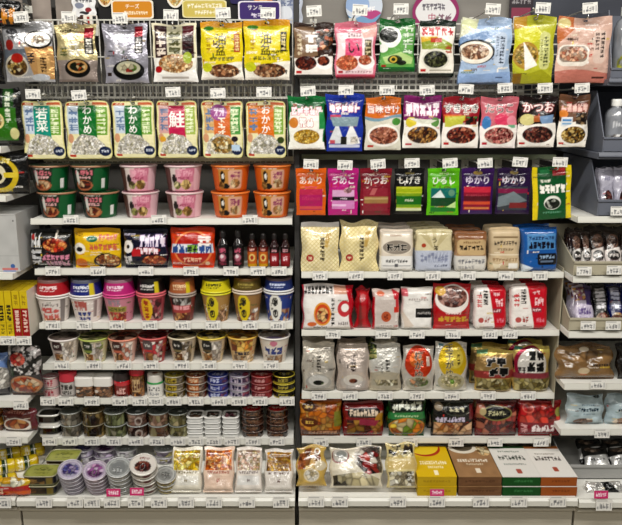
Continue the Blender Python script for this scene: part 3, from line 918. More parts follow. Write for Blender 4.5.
rice((246, 101, 286, 158), (264, 92), 'rice pouch with an orange three-character label', 'hung last in the rice pouch row', 'e07a1e', 'おかか', 0, .165, '8ab048', 'e08a34', [('e', .87, .68, .09, .06, '4a5a2c')])
# --- row B, right bay: sprinkle bags over a dish
def sprinkle(bx, tx, k, ctx, bg, ops, beh=None, **kw):
    hung('B', bx, tx, k, ctx, bg, ops, behind=beh, **dict(H, **kw))
WB = lambda cols, cy=.76, cell=.05: [('e', .52, cy, .46, .21, 'f1ece4'), ('f', .52, cy, .40, .165, cols, cell)]
sprinkle((288, 96, 325, 149), (308, 91), 'green-topped sprinkle bag with golden granules', 'hung first in its row', '1f8048',
         [('w', .86, .02, 1, 'efeee6'), ('p', [(.05, .3), (.95, .26), (.95, .95), (.02, .95)], 'f0efe6'), ('s', .08, .2, .92, .36, 'f4e8ec', 4, False, .15, 'd84a6a'), ('s', .3, .4, .7, .58, 'f2f2ee', 2, False, .16, 'd04a5a'), ('e', .16, .5, .12, .1, 'd88a3a'), ('f', .5, .76, .36, .14, ['d8a838', 'b88a24', 'ecc868'], .05), ('r', .84, .3, .98, .62, '3a9a58')], B1)
sprinkle((326, 94, 363, 151), (346, 90), 'royal blue sprinkle bag with rice triangles', 'hung second in its row', '2a44a8',
         [('s', .08, .16, .92, .32, 'f4f0f4', 4, False, .15, 'd84870'), ('r', .1, .36, .4, .44, 'd04a6a'), ('p', [(.06, .86), (.3, .48), (.5, .86)], 'd9dce0'), ('p', [(.44, .9), (.68, .5), (.94, .86)], 'e8e8e8'), ('p', [(.1, .4), (.9, .4), (.84, .56), (.2, .56)], '8aa0a8'), ('r', .4, .74, .56, .9, '1d2622'), ('fr', .66, .74, .86, .86, ['d8d0c4', '3a302a', 'e8e4da'], .06), ('r', .08, .88, .92, .93, 'c8cce0'), ('r', .1, .8, .25, .86, 'd05a68')], B1)
sprinkle((365, 97, 401, 150), (387, 90), 'orange-topped sprinkle bag with four white characters', 'hung third in its row', 'df7a2c',
         [('w', .4, .03, 1.2, 'e6e2d4'), ('t', '旨味さけ', .5, .23, .16, 'fbeee4', ('b8382c', 3)), ('w', .36, .04, 1.3, '7fa0b0'), ('w', .42, .04, 1.2, 'd8d4c4'), ('e', .86, .46, .12, .07, '5a9a4a')] + WB(['b8705a', 'd89880', '8a4a38', 'c88468'], .72) + [('r', .08, .9, .24, .94, 'c83a2c')], None)
sprinkle((403, 96, 441, 148), (427, 90), 'purple-topped sprinkle bag with white pink-edged lettering', 'hung fourth in its row', '8a2c72',
         [('w', .46, .02, 1.2, 'efece4'), ('s', .06, .14, .94, .38, 'f8eef4', 4, False, .16, 'c84a8a'), ('e', .2, .5, .14, .1, 'e0cc40'), ('e', .84, .5, .12, .09, '6a9a54'), ('p', [(.1, .42), (.9, .46), (.6, .56)], 'd8d8c8')] + WB(['7a4a28', 'a8743c', '4a2a18', 'c89858'], .74) + [('r', .08, .9, .24, .94, 'c83a4c')], None)
sprinkle((442, 97, 479, 148), (466, 89), 'red sprinkle bag with black white-edged lettering', 'hung fifth in its row', 'a82c3a',
         [('w', .5, .02, 1.2, 'efe8e0'), ('t', 'すきやき', .5, .22, .17, '1f1616', ('f6f0ea', 3)), ('r', .06, .36, .6, .46, 'd8b03a'), ('p', [(.06, .4), (.6, .36), (.5, .6), (.06, .58)], 'c8c850'), ('r', .04, .34, .5, .37, 'e06a3a'), ('fr', .62, .38, .94, .54, ['5a8a4a', '3a3028', 'c8b080', '9a3a2a'], .07)] + WB(['7a2c24', '9a4a38', '4a1c18', 'c07a60'], .74) + [('r', .06, .88, .2, .93, 'c82a34')], None)
sprinkle((480, 97, 517, 148), (505, 88), 'rose pink sprinkle bag with dark rounded lettering', 'hung sixth in its row', 'd0707c',
         [('w', .56, .02, 1.2, 'f1e8e4'), ('t', 'たらこ', .5, .22, .2, '3a1c20', ('f4dcdc', 2)), ('e', .16, .5, .12, .13, '4a86c0'), ('e', .56, .44, .2, .12, 'e0486c'), ('e', .84, .46, .14, .1, 'e890a0'), ('r', .74, .54, .94, .6, '7ab890')] + WB(['b05a58', 'd08078', '7a3434', 'e0a898'], .75) + [('r', .06, .88, .2, .93, 'c82a44')], None)
sprinkle((518, 96, 556, 147), (545, 88), 'black-topped sprinkle bag with white red-edged lettering', 'hung seventh in its row', '34201e',
         [('w', .54, .02, 1.2, 'efe9e0'), ('t', 'かつお', .5, .22, .21, 'f6ece8', ('c03a3a', 3)), ('e', .22, .46, .2, .11, 'd6cc8a'), ('p', [(.5, .4), (.92, .36), (.9, .52), (.6, .54)], '7f9cc0'), ('r', .38, .38, .54, .5, 'b86a3a')] + WB(['5a2c28', '7a4038', '3a1a18', 'a06a58'], .75) + [('r', .04, .9, .2, .94, 'c83030')], B1)
sprinkle((558, 95, 588, 147), (582, 88), 'tan sprinkle bag with a small fish picture', 'hung last beside the grey bins', '7c5a44',
         [('w', .5, .02, 1.2, 'eee8dc'), ('s', .06, .16, .94, .32, 'ecc8bc', 4, False, .15, 'b8484a'), ('e', .14, .36, .14, .08, 'e08a3a'), ('r', .08, .42, .44, .6, 'd8dce0'), ('r', .12, .46, .4, .5, '5a92c8'), ('r', .12, .53, .4, .56, '7aa8d0'), ('fr', .55, .34, .95, .56, ['3a3028', '9a8060', '5a4a3a'], .09)] + WB(['b08a44', '8a6428', 'd8bc78', '4a3a24'], .76) + [('r', .06, .9, .22, .94, 'c83030')], None)
# --- row C, right bay: small dark seasoning pouches
def small(bx, tx, k, ctx, bg, ops, **kw):
    hung('C', bx, tx, k, ctx, bg, ops, style='flat', t=.016, crumple=.0018, seal=.12, **kw)
small((296, 168, 326, 215), (311, 164), 'orange seasoning pouch with a magenta panel', 'hung first above the cream mesh bags', 'e06a1c', [('t', 'あかり', .5, .26, .17, 'f8e8dc', None), ('s', .36, .1, .64, .14, 'f0c090', 4), ('s', .3, .38, .7, .42, 'd8487a', 6), ('r', .12, .44, .88, .88, 'b82a6a'), ('r', .12, .44, .88, .56, 'c4385c'), ('r', .12, .8, .88, .86, 'd85a5a'), ('s', .2, .6, .8, .68, 'c8406c', 8)])
small((328, 168, 358, 215), (345, 165), 'magenta seasoning pouch with a white and black band', 'hung second above the cream mesh bags', 'c02a86', [('t', 'うめこ', .5, .26, .17, 'faeaf4', None), ('s', .4, .1, .62, .14, 'e890c4', 4), ('r', .14, .46, .88, .62, 'd8a8cc'), ('f', .66, .47, .14, .06, ['d0a0a8', 'a87880'], .1), ('r', .14, .6, .88, .68, '24181e'), ('s', .4, .62, .64, .66, 'e8d8e4', 4), ('r', .14, .68, .88, .86, 'd487c0'), ('r', .14, .76, .6, .8, 'e8c0e0')])
small((360, 168, 391, 215), (378, 164), 'maroon seasoning pouch with a tan band', 'hung third above the cream mesh bags', '8c2438', [('t', 'かつお', .5, .26, .17, 'f4e6e2', None), ('s', .4, .1, .62, .14, 'c08070', 4), ('r', .1, .42, .9, .9, '9a3444'), ('r', .14, .6, .9, .74, 'a88454'), ('r', .14, .62, .9, .66, 'c0a070'), ('p', [(.4, .42), (.56, .42), (.46, .56), (.3, .56)], 'c06a6a')])
small((394, 168, 424, 214), (412, 163), 'black seasoning pouch with yellow-green bands', 'hung fourth above the stacked white trays', '17191a', [('t', 'しげき', .5, .26, .17, 'f4f2e8', None), ('s', .36, .1, .66, .14, 'a89860', 4), ('r', .08, .4, .92, .92, 'c8cc38'), ('r', .08, .44, .92, .52, 'a6b81e'), ('r', .08, .54, .92, .6, '86a824'), ('r', .08, .6, .92, .78, '2f7a2c'), ('s', .36, .66, .64, .72, 'd8e4c0', 4), ('r', .08, .78, .92, .84, '7aa828'), ('r', .08, .86, .92, .92, 'd6dcae')])
small((427, 168, 459, 215), (450, 163), 'lime green seasoning pouch', 'hung fifth, between the black and purple pouches', '6cc41c', [('t', 'ひろし', .5, .26, .17, 'f4fae8', None), ('s', .36, .1, .66, .14, 'd8ecb0', 4), ('r', .12, .42, .9, .66, '1f7a74'), ('p', [(.14, .62), (.4, .46), (.56, .62)], 'd8e4e0'), ('e', .76, .52, .1, .07, '6a9a80'), ('r', .12, .62, .9, .8, '2a5c3a'), ('r', .12, .82, .9, .92, '1f8a38'), ('p', [(.6, .82), (.9, .7), (.9, .84)], 'c8e49a')])
small((461, 168, 493, 214), (485, 163), 'purple seasoning pouch with crimson panel', 'hung sixth above the brown-topped pack', '4a2468', [('t', 'ゆかり', .5, .26, .18, 'ece0f4', None), ('e', .5, .11, .14, .04, 'b89a54'), ('r', .08, .4, .92, .9, '9c2440'), ('r', .08, .4, .92, .52, 'd0384e'), ('r', .08, .6, .92, .7, '6a2434'), ('r', .08, .72, .92, .78, 'd85a3c'), ('s', .14, .56, .86, .6, 'b04a58', 8), ('r', .12, .84, .88, .88, 'e08a50')])
small((496, 168, 530, 214), (520, 162), 'dark purple seasoning pouch with a grey panel', 'hung seventh above the blue pack', '3c2450', [('t', 'ゆかり', .5, .26, .18, 'eee6f2', ('241830', 2)), ('e', .5, .1, .12, .04, 'a89460'), ('r', .06, .4, .92, .9, '4a5058'), ('r', .06, .44, .92, .54, '8a2c54'), ('p', [(.06, .62), (.5, .5), (.92, .7), (.06, .84)], '7f8a90'), ('r', .4, .74, .92, .86, '8a3a3c')])
small((534, 166, 573, 219), (560, 162), 'green seasoning pouch with yellow edges', 'tilted at the end beside the lower grey bin', 'e6cf1e', [('r', .13, 0, .86, 1, '17663c'), ('r', .2, .06, .44, .14, '3a8a58'), ('r', .52, .05, .84, .18, 'b83a40'), ('s', .2, .24, .46, .3, 'e8e8d8', 3), ('s', .18, .34, .84, .5, 'f2f0e6', 4, False, .16), ('e', .5, .68, .22, .13, 'e4e6dc'), ('f', .5, .7, .2, .1, ['20302a', '3a4438', 'c8ccc0'], .07), ('s', .26, .84, .74, .88, '6aa888', 6)], roll=R(-4))
# hooks with empty tags are not built; the shelf goods follow

# ------------------------------------------------------------------ round things
def shelf_tags(row, xs, py, Y, low=False, word='under'):
    got = sorted(TAGGED.get(row, []))
    used = set()
    for x in xs:
        i = min((i for i in range(len(got)) if i not in used), key=lambda i: abs(got[i][0] - x), default=None)
        if i is None:
            continue
        used.add(i)
        price_tag(x, py, Y - .008, 'price tag on the rail %s the %s' % (word, got[i][1]), 15 if not low else 16, 9 if not low else 11.5, (R(-6), 0, 0))

def depth_x(px, Y, z):
    return (px - 311) / FPX * (Y * COS + (EYE - z) * SIN)

def rim_ring(name, r, z, mat, par, col, tr=.0022, ex=2., ay=1.):
    a = np.linspace(0, 2 * np.pi, 11)
    return lathe(name, [(r + tr * math.cos(t), z + tr * math.sin(t) * 1.1) for t in a], None, mat, par, 72, ex, ay, cols=col)

# --- row C, left bay: instant noodle bowls, two high
def bowl(name, X, Y, z, r, h, label, ops, base, rimc, lidops, lidbase, group):
    r_ = root(name, (X, Y, z), label, 'noodle bowl', group)
    art = sheet(62, 30, 2.6, base, list(ops[:-1]) + [('s', .28, .04, .6, .1, 'e8e0d4', 9)] + [ops[-1]], nseed(), 2.2, 150)
    prof = spread([(r * .10, .0), (r * .79, 0), (r * .82, .004), (r * .965, h - .012), (r * .97, h - .004)], 44)
    lathe('body', prof, art, 'cup', r_, 96, cover=1.5)
    rim_ring('rim', r * .975, h - .004, 'cup', r_, rimc, .0032)
    disc('lid', r * .985, h, sheet(30, 30, 1, lidbase, lidops, nseed(), 1.5), 'foil', r_, .001)
    return r_
zC = ZS['LC']
GRN = [('r', 0, 0, .4, 1, '2a3430'), ('p', [(.3, 0), (.66, 0), (.58, 1), (.26, 1)], '24402e'), ('s', .28, .14, .62, .34, 'd87a86', 5, False, .14), ('s', .3, .36, .58, .48, 'e4b0b0', 4), ('e', .44, .74, .17, .22, 'b06a48'), ('f', .44, .72, .14, .17, ['8a3a24', 'c88a5a', '5a2a1a', 'dcb890'], .05), ('e', .33, .42, .03, .3, 'd8d8d0'), ('bar', .8, .5, .88, .86)]
PNK = [('n', .05), ('r', 0, 0, .36, 1, '6a4a44'), ('p', [(.3, 0), (.42, 0), (.36, 1), (.28, 1)], 'd8c8c4'), ('p', [(.48, 0), (.78, 0), (.74, .62), (.5, .5)], 'cf7c94'), ('s', .44, .1, .74, .36, 'e6a8b8', 5), ('s', .44, .4, .66, .52, 'a8506a', 5), ('e', .37, .5, .05, .2, '3a3232'), ('f', .6, .72, .1, .2, ['b88a4a', '8a6a34', 'd8b878'], .05), ('f', .42, .74, .08, .16, ['9a9a5a', '7a6a4a', 'c8c090'], .05), ('r', .78, 0, 1, 1, 'dfb4bc')]
ORG = [('r', .3, .1, .72, .9, 'c8904a'), ('rr', .5, .12, .76, .86, 'd8a890', .03), ('s', .53, .18, .72, .5, '9a4a6a', 3), ('f', .62, .66, .1, .18, ['d0a878', 'a87848', 'e8cca0'], .05), ('e', .38, .42, .05, .26, '2a2424'), ('e', .39, .38, .025, .12, 'e8e4dc'), ('e', .44, .78, .07, .12, '26201c'), ('f', .34, .76, .06, .16, ['9a6a34', 'c89858'], .05), ('r', 0, .92, 1, 1, 'c86424')]
cols6 = [((33, 70), (40, 78), 'green', 0), ((72, 112), (82, 120), 'green', 1), ((121, 158), (124, 160), 'pink', 0), ((165, 203), (167, 204), 'pink', 1), ((212, 250), (212, 250), 'orange', 0), ((254, 291), (254, 291), 'orange', 1)]
BW = {'green': ('1c6a40', GRN, 'a8785a', [('e', .5, .5, .5, .5, '2a6a44'), ('s', .2, .4, .8, .6, 'd87a86', 4)]), 'pink': ('d8a0ac', PNK, 'dcc4c4', [('e', .5, .5, .5, .5, 'c88a98'), ('s', .2, .4, .8, .6, 'f0d8dc', 4)]), 'orange': ('d86a28', ORG, 'e07a30', [('e', .5, .5, .5, .5, 'd87034'), ('s', .2, .4, .8, .6, '2a2424', 4)])}
for (a, b), (c, d), cn, j in cols6:
    side = {('green', 0): 'at the start of the bowl shelf', ('green', 1): 'second stack along the bowl shelf', ('pink', 0): 'beside the green stacks', ('pink', 1): 'beside the orange stacks', ('orange', 0): 'beside the pink stacks', ('orange', 1): 'at the end of the bowl shelf'}[(cn, j)]
    Y0 = YF + .062
    base, ops, rimc, lo = BW[cn]
    r = (d - c) / 2 / FPX * 2.53 * .985
    h = .086
    Xb = depth_x((c + d) / 2, Y0, zC)
    Xt = depth_x((a + b) / 2, Y0, zC + h)
    bowl('noodle_bowl', Xb, Y0, zC + .0005, r, h, '%s noodle bowl, lower one of the stack %s' % (cn, side), ops, base, rimc, lo, base, 'noodle bowls')
    bowl('noodle_bowl', Xt if abs(Xt - Xb) < .03 else Xb - .02, Y0 + .002, zC + h + .0025, r, h, '%s noodle bowl, upper one of the stack %s' % (cn, side), ops, base, rimc, lo, base, 'noodle bowls')
    note('LC', (c + d) / 2, '%s bowls %s' % (cn, side))
shelf_tags('LC', (71, 159, 250), 219.5, YF)

# --- row D, left bay: noodle packets and sauce bottles
D = dict(Y=YF + .024, zb=ZS['LD'] + .001, name='noodle_packet', cat='noodle packet', t=.05, style='pillow', seal=.07, bseal=.06, hole=False, crumple=.003, lean=R(5))
D.pop('cat')
def packet(bx, k, ctx, base, ops, **kw):
    return pouch('LD', bx, k, ctx, 'noodle packet', base, ops, **dict(D, **kw))
packet((31, 229, 73, 268), 'black noodle packet with a red noodle bowl', 'first on its shelf', '1c191b', [('e', .62, .42, .3, .22, '3a1a14'), ('f', .62, .4, .27, .17, ['c8442a', 'e0763c', '8a2c1c', 'e89a5a'], .05), ('s', .04, .1, .3, .46, 'dcdcdc', 3, False, .12), ('s', .04, .5, .3, .9, 'cfcfd2', 3, True, .12), ('s', .32, .64, .94, .78, 'd88aa4', 5, False, .15), ('s', .4, .8, .94, .94, 'd4a0b4', 5, False, .15), ('r', .64, .04, .68, .24, 'e4dcd0'), ('e', .1, .2, .05, .08, 'b83030')])
packet((75, 228, 121, 268), 'yellow noodle packet', 'between the black and navy packets', 'e2b014', [('w', .12, .04, .4, 'e8bc1c'), ('e', .42, .26, .12, .08, '1c7a5a'), ('s', .36, .24, .48, .28, 'e0ecd0', 3), ('s', .56, .14, .94, .3, 'd8785a', 4, False, .15), ('s', .36, .38, .94, .54, 'd06a50', 5, False, .16), ('e', .14, .5, .13, .14, 'ece6d8'), ('e', .14, .52, .07, .06, '2a2420'), ('e', .16, .86, .14, .12, 'd87818'), ('e', .72, .82, .28, .2, '3a2c20'), ('f', .74, .8, .25, .16, ['c8925a', '8a5030', 'e8c890', 'b06a3c'], .05), ('s', .06, .12, .22, .2, '7a4a10', 4)])
packet((124, 229, 168, 268), 'navy noodle packet with white red-edged lettering', 'beside the orange-red packet', '1d1a3e', [('s', .4, .14, .96, .44, 'e8dcec', 4, False, .16, '6a4a9a'), ('s', .26, .46, .8, .62, 'f2e4ec', 4, False, .16, 'c8324a'), ('r', .22, .5, .42, .68, 'c82a34'), ('e', .13, .44, .12, .16, 'e8e4e2'), ('e', .13, .44, .04, .05, '1a1a1a'), ('s', .03, .66, .22, .9, 'd8d4d4', 2), ('e', .7, .82, .28, .18, '30181a'), ('f', .7, .8, .26, .14, ['b85a3a', '8a3a24', 'd88a5a'], .05), ('s', .04, .1, .3, .16, 'c8c4d8', 6)])
packet((171, 227, 215, 268), 'orange-red noodle packet with a round red emblem', 'beside the sauce bottles', 'dc4a14', [('e', .52, .52, .42, .44, 'c02c18'), ('g', .52, .52, .42, .44, 'e88a50', .1), ('r', .04, .4, .96, .62, 'd8dce4'), ('s', .06, .4, .94, .62, '3a5a9a', 5, False, .18), ('r', .4, .42, .62, .6, '8ab84a'), ('s', .4, .42, .62, .6, '20303a', 2), ('s', .64, .2, .92, .46, 'f4ece8', 3, True, .14), ('s', .3, .72, .72, .84, 'f0c0a0', 4), ('e', .84, .88, .05, .05, 'e8c8a0')])
def bottle(px, w, ytop, k, ctx, labops, labbase, body, capc):
    z, Y = ZS['LD'] + .0005, YF + .03
    X = depth_x(px, Y, z)
    h = fit(0, 1, ytop, 268, Y, z)[3]
    r = w / 2 / FPX * 2.46
    r_ = root('sauce_bottle', (X, Y, z), k + ' ' + ctx, 'sauce bottle', 'sauce bottles')
    lathe('bottle', spread([(.001, 0), (r * .94, 0), (r, .003), (r, h * .62), (r * .55, h * .76), (r * .42, h * .8), (r * .42, h * .86)], 30), None, 'glass', r_, 40, cols=body)
    lathe('cap', spread([(r * .5, h * .83), (r * .52, h * .83), (r * .52, h * .96), (r * .34, h * .985), (r * .2, h), (.001, h)], 20), None, 'cup', r_, 32, cols=capc)
    lathe('label', spread([(r * 1.02, h * .05), (r * 1.025, h * .06), (r * 1.025, h * .58), (r * 1.01, h * .6)], 30), sheet(16, 30, .6, labbase, labops, nseed(), 2), 'soft', r_, 40, cover=1.5)
    note('LD', px, k)
BK = [('s', .3, .08, .7, .32, 'c8607a', 3, False, .15), ('e', .5, .55, .2, .2, 'b06a7a'), ('e', .46, .5, .1, .1, 'e0ccd0'), ('s', .28, .7, .72, .92, '8a3a4c', 3), ('r', .0, .4, .3, .7, '4a2028')]
bottle(223.5, 11.5, 230, 'taller black sauce bottle', 'beside the orange-red packet', BK, '201619', '140f10', '1c1a1a')
bottle(238.5, 11.5, 230, 'taller black sauce bottle', 'beside the orange-labelled bottles', BK, '201619', '140f10', '1c1a1a')
OL = [('r', 0, 0, 1, .22, '7a2a24'), ('s', .3, .04, .7, .18, 'e0b0a0', 3), ('e', .5, .52, .24, .2, 'e0c070'), ('e', .5, .52, .12, .12, 'b03a20'), ('r', 0, .84, 1, 1, 'c8981c')]
RL = [('r', 0, 0, 1, .3, '2c1418'), ('s', .3, .06, .7, .24, 'd8a0a8', 3), ('r', .3, .42, .7, .72, 'b84a58'), ('s', .32, .44, .68, .7, 'ecd0d4', 2), ('r', 0, .86, 1, 1, '8a1c24')]
bottle(252.5, 9.5, 233, 'small dark bottle with an orange label', 'beside the taller bottles', OL, 'c86a28', '3a1812', '1e1a1a')
bottle(263.5, 9.5, 233, 'small dark bottle with an orange label', 'beside the red-labelled bottles', OL, 'c86a28', '3a1812', '1e1a1a')
bottle(274.5, 9.5, 233, 'small dark bottle with a red label', 'beside the orange-labelled bottles', RL, '9a2430', '2a1012', '1e1a1a')
bottle(285.5, 9.5, 233, 'small dark bottle with a red label', 'last on its shelf', RL, '9a2430', '2a1012', '1e1a1a')
TAGGED['LD'] = [(x, k) for x, k in TAGGED['LD'] if not x > 217] + [(230, 'two taller black bottles'), (257, 'two orange-labelled bottles'), (280, 'two red-labelled bottles')]
shelf_tags('LD', (53, 98, 146, 191, 231, 258, 279), 271, YF)

# --- row E, left bay: noodle cups, an upside-down one on each
def cup(name, X, Y, z, r, h, label, base, ops, rimc, lid=None, flip=False, group='noodle cups', taper=.72, lidmat='foil', cat='noodle cup'):
    r_ = root(name, (X, Y, z), label, cat, group)
    art = sheet(50, 34, 2.1, base, [('busy', 16)] + list(ops), nseed(), 2.2, 130)
    pts = [(r * .05, .003), (r * taper * .9, .003), (r * taper * .93, 0), (r * taper, 0), (r * taper * 1.005, .004), (r * .95, h - .008), (r * .955, h - .003)]
    if flip:
        pts = [(a, h - b) for a, b in pts][::-1]
    lathe('body', spread(pts, 46), art, 'cup', r_, 88, cover=1.5)
    rim_ring('rim', r * .965, .004 if flip else h - .004, 'cup', r_, rimc, .003)
    if lid and not flip:
        disc('lid', r * .97, h - .0015, sheet(30, 30, 1, lid[0], lid[1], nseed(), 1.8), lidmat, r_, .0015)
    return r_
ER = [('s', .32, .2, .68, .34, '7a6a68', 5), ('s', .28, .38, .7, .6, 'd0605c', 3, False, .2), ('s', .3, .64, .7, .86, 'd4726a', 3, False, .2), ('r', .72, 0, .84, 1, '8a8280'), ('fr', .28, .84, .72, 1, ['c87a60', 'e0b090'], .05)]
EB = [('s', .28, .1, .6, .5, 'b8625a', 3, False, .18), ('s', .34, .55, .68, .74, '3a4a8a', 3, False, .2), ('s', .36, .76, .66, .92, '34448c', 3, False, .2), ('r', .74, .1, .82, .8, '9a8a88')]
EP = [('s', .3, .1, .6, .34, '9a8a94', 3, False, .18), ('r', .24, .38, .74, .58, 'a8984a'), ('s', .26, .4, .7, .56, '6a6a34', 4), ('fr', .24, .6, .74, 1, ['c84a40', 'd88a5a', 'e0b48a', 'a83a3a'], .06)]
EY = [('fr', .55, .1, .85, .9, ['8a3a44', 'b8626a', 'd8a8a0', '5a2a2c'], .07), ('e', .42, .5, .16, .46, 'e6b81c'), ('s', .36, .12, .48, .88, 'b0421c', 3, True, .18)]
EBR = [('fr', .2, .0, .8, .34, ['3a3432', '8a807c', 'b8b4b0', '5a4a44'], .07), ('r', .2, .34, .8, .7, 'b04a48'), ('s', .24, .36, .76, .54, 'e8a0a4', 4, False, .2), ('fr', .2, .66, .8, 1, ['a86a44', 'c8945c', '7a3a2c'], .06)]
ED = lambda c, d, t: [('fr', .2, .55, .85, 1, [d, 'c8a080', '9a5a44', 'e0d8d0'], .07), ('e', .42, .5, .17, .48, c), ('e', .42, .28, .04, .1, t), ('g', .42, .28, .07, .16, t, .35), ('g', .42, .7, .075, .15, t, .4), ('e', .42, .68, .03, .08, t), ('s', .3, .3, .36, .6, t, 2, True)]
UP = lambda c, t, yb=True, top=None: [('r', 0, .62, 1, 1, top or c), ('s', .28, .14, .68, .3, t, 5), ('s', .3, .36, .66, .46, t, 6), ('r', .26, .52, .7, .55, t)] + ([('r', .68, .0, .78, .6, 'd8c028')] if yb else [])
EC = [((39, 73), 'red', 'dcd4cf', ER, 'e8e2de', 'b82c34', 'f0d8d8', False, 298, '8a6a68'), ((72, 105), 'dark blue', 'dcd2cd', EB, 'ece8e6', '2c3a86', 'e0e4f0', True, 298, '6a6c7c'), ((105, 137), 'magenta', 'c88494', EP, 'd84c8c', 'c0307e', 'f0d4e4', False, 297, '9a7884'),
      ((138, 167), 'black', 'b4585e', EY, 'd86a72', '2c2a2c', 'd0ccc8', True, 296, '3c3a34'), ((170, 197), 'brown-red', '8a4a44', EBR, 'a89890', 'b06a44', 'e8c8a0', True, 296, '8a5a4a'), ((202, 232), 'bright yellow', 'b08a50', ED('dccb20', '8a6a4a', '2e2a18'), 'd8d028', 'd8cc24', '4a4a1a', False, 294, '4a4826'),
      ((233, 263), 'olive', 'a07a4c', ED('e0c818', '8a6a44', '2e2a18'), 'd8c8b8', '6a5a2c', 'a89850', False, 293, '7a5a30'), ((264, 294), 'blue and white', '2f4a94', ED('e6e4dc', '5a74b8', '26241e'), 'dcdcdc', '34447c', 'c8d0e8', False, 293, '6a5a5a')]
zE = ZS['LE']
ctxE = ['first on the cup shelf', 'second on the cup shelf', 'third on the cup shelf', 'between the magenta and brown-red cups', 'between the black and bright yellow cups', 'between the brown-red and olive cups', 'between the bright yellow and the blue and white cups', 'last on the cup shelf']
def ztop(px_y, Y):
    return at(311, px_y, Y)[1]
for i, ((a, b), cn, base, ops, rimc, uc, ut, yb, yr, topc) in enumerate(EC):
    Y0 = YF + .052
    r = (b - a) / 2 / FPX * 2.58
    X = depth_x((a + b) / 2, Y0, zE)
    h = ztop(yr, Y0 - r * .9) - zE
    cup('noodle_cup', X, Y0, zE + .0005, r, h, '%s noodle cup standing upright, %s' % (cn, ctxE[i]), base, ops, rimc, ('c8bcb0', [('s', .2, .4, .8, .6, '6a5a50', 4)]))
    h2 = ztop(280.5 if i < 3 else 279, Y0 - r * .7) - (zE + h)
    upside = [('r', 0, .58, 1, 1, topc)] + UP(uc, ut, yb, topc)
    # printed towards the rim, so the coloured band sits low on the upside-down cup
    art_ops = [('r', 0, 0, 1, .46, topc), ('r', 0, .2, 1, .92, uc), ('s', .26, .34, .68, .54, ut, 5, False, .15), ('s', .3, .6, .64, .7, ut, 7), ('r', 0, .92, 1, 1, rimc)] + ([('r', .66, .2, .76, .92, 'd6c22a')] if yb else [])
    cup('noodle_cup', X, Y0, zE + h + .001, r, h2, '%s noodle cup turned upside down on its twin' % cn, uc, art_ops, rimc, flip=True, taper=.84)
    note('LE', (a + b) / 2, '%s noodle cup' % cn)
shelf_tags('LE', (53, 84, 117, 150, 183, 213, 250, 278), 325, YF)

# --- row F, left bay: soup cups with lids, one deep in front of another
def FL(lab, band, food):
    return [('fr', .5, .1, .82, .95, food + ['e8e0d8', 'c8b8a8'], .075), ('e', .4, .3, .15, .3, lab), ('s', .32, .2, .48, .32, 'e0dcd4', 3), ('r', .26, .44, .52, .54, band), ('fr', .26, .6, .54, .96, ['b88a54', '8a5a34', 'd8b888', 'a87444'], .06)]
FC = [((50, 80), 'white-rimmed soup cup with a dark maroon label', 'd8ccc4', FL('4a2a30', 'b8a8a0', ['d8c8b8']), 'e4dcd8', ('8a7a74', [('n', .3), ('f', .5, .4, .4, .4, ['5a4a48', 'a89890', '7a6a64'], .2)])),
      ((80, 109), 'green-rimmed soup cup with a dark green label', 'c9c49c', FL('38462a', '8a9a44', ['a8b070']), 'b4c060', ('6a7040', [('f', .5, .5, .45, .45, ['4a5a2c', '9aa060', 'c8c090'], .2)])),
      ((109, 138), 'coral-rimmed soup cup with a brown label', 'd8b4a4', FL('5a3028', 'c86a50', ['d88a70', 'e8d8cc']), 'dd8a70', ('8a5a4c', [('f', .5, .5, .45, .45, ['c8705a', '5a3430', 'e0b8a4'], .2)])),
      ((139, 168), 'red soup cup with a grey label', 'b04a48', FL('6a5a5c', 'c83a40', ['c8404a', 'd89090', '8a2830']), 'c85a58', ('7a3438', [('f', .5, .5, .45, .45, ['a83a40', '4a2a2c', 'c87a78'], .2)])),
      ((168, 197), 'cream soup cup with a black label', 'c4b49c', FL('2a2620', '8a7a54', ['c8b088', '7a6a54']), 'd8ccb0', ('4a4238', [('f', .5, .5, .45, .45, ['2c2824', '8a7a5c', 'c8b894'], .2)])),
      ((197, 226), 'yellow-rimmed soup cup with a black label', 'd0bc9c', FL('2c2a24', '6a5a3c', ['d8cfc0', 'b8a898']), 'dcc44c', ('6a5a24', [('f', .5, .5, .45, .45, ['2c2820', 'c8b04a', 'e0d090'], .2)])),
      ((227, 257), 'golden soup cup with a brown stew picture', 'c9a878', [('fr', .2, .02, .8, .5, ['b8642c', 'd8943c', '8a4a24', 'e0b860'], .07), ('s', .3, .52, .72, .68, '3a3a4a', 4, False, .18), ('fr', .24, .7, .76, .98, ['d8c0a0', 'b08a64'], .06)], 'd8b04a', ('b8802c', [('f', .5, .5, .45, .45, ['e0a83a', '8a5a2c', 'e8d088'], .2)])),
      ((258, 289), 'white soup cup with blue brush lettering', 'd9d0c4', [('e', .5, .18, .08, .12, 'c87a90'), ('fr', .24, .66, .76, .98, ['c8a888', 'a88060', 'e4d8c8'], .06), ('s', .26, .34, .74, .64, '34488c', 3, False, .2)], 'e4e0dc', ('b0a49c', [('f', .5, .5, .45, .45, ['c8a890', 'e4dcd4', '7a6a90'], .2)]))]
zF = ZS['LF']
for i, ((a, b), k, base, ops, rimc, lid) in enumerate(FC):
    Y0 = YF + .047
    r = (b - a) / 2 / FPX * 2.64
    X = depth_x((a + b) / 2 + 1, Y0, zF)
    h = ztop(340 if i < 3 else 338.5, Y0 - r * .9) - zF
    o = cup('soup_cup', X, Y0, zF + .0005, r, h, k + ', front one', base, ops, rimc, lid, group='soup cups', taper=.68, cat='soup cup')
    twin(o, 0, r * 2 + .012, 0, k + ', second one back')
    note('LF', (a + b) / 2, k)
shelf_tags('LF', (62, 94, 124, 151, 182, 209, 240, 271), 365, YF)

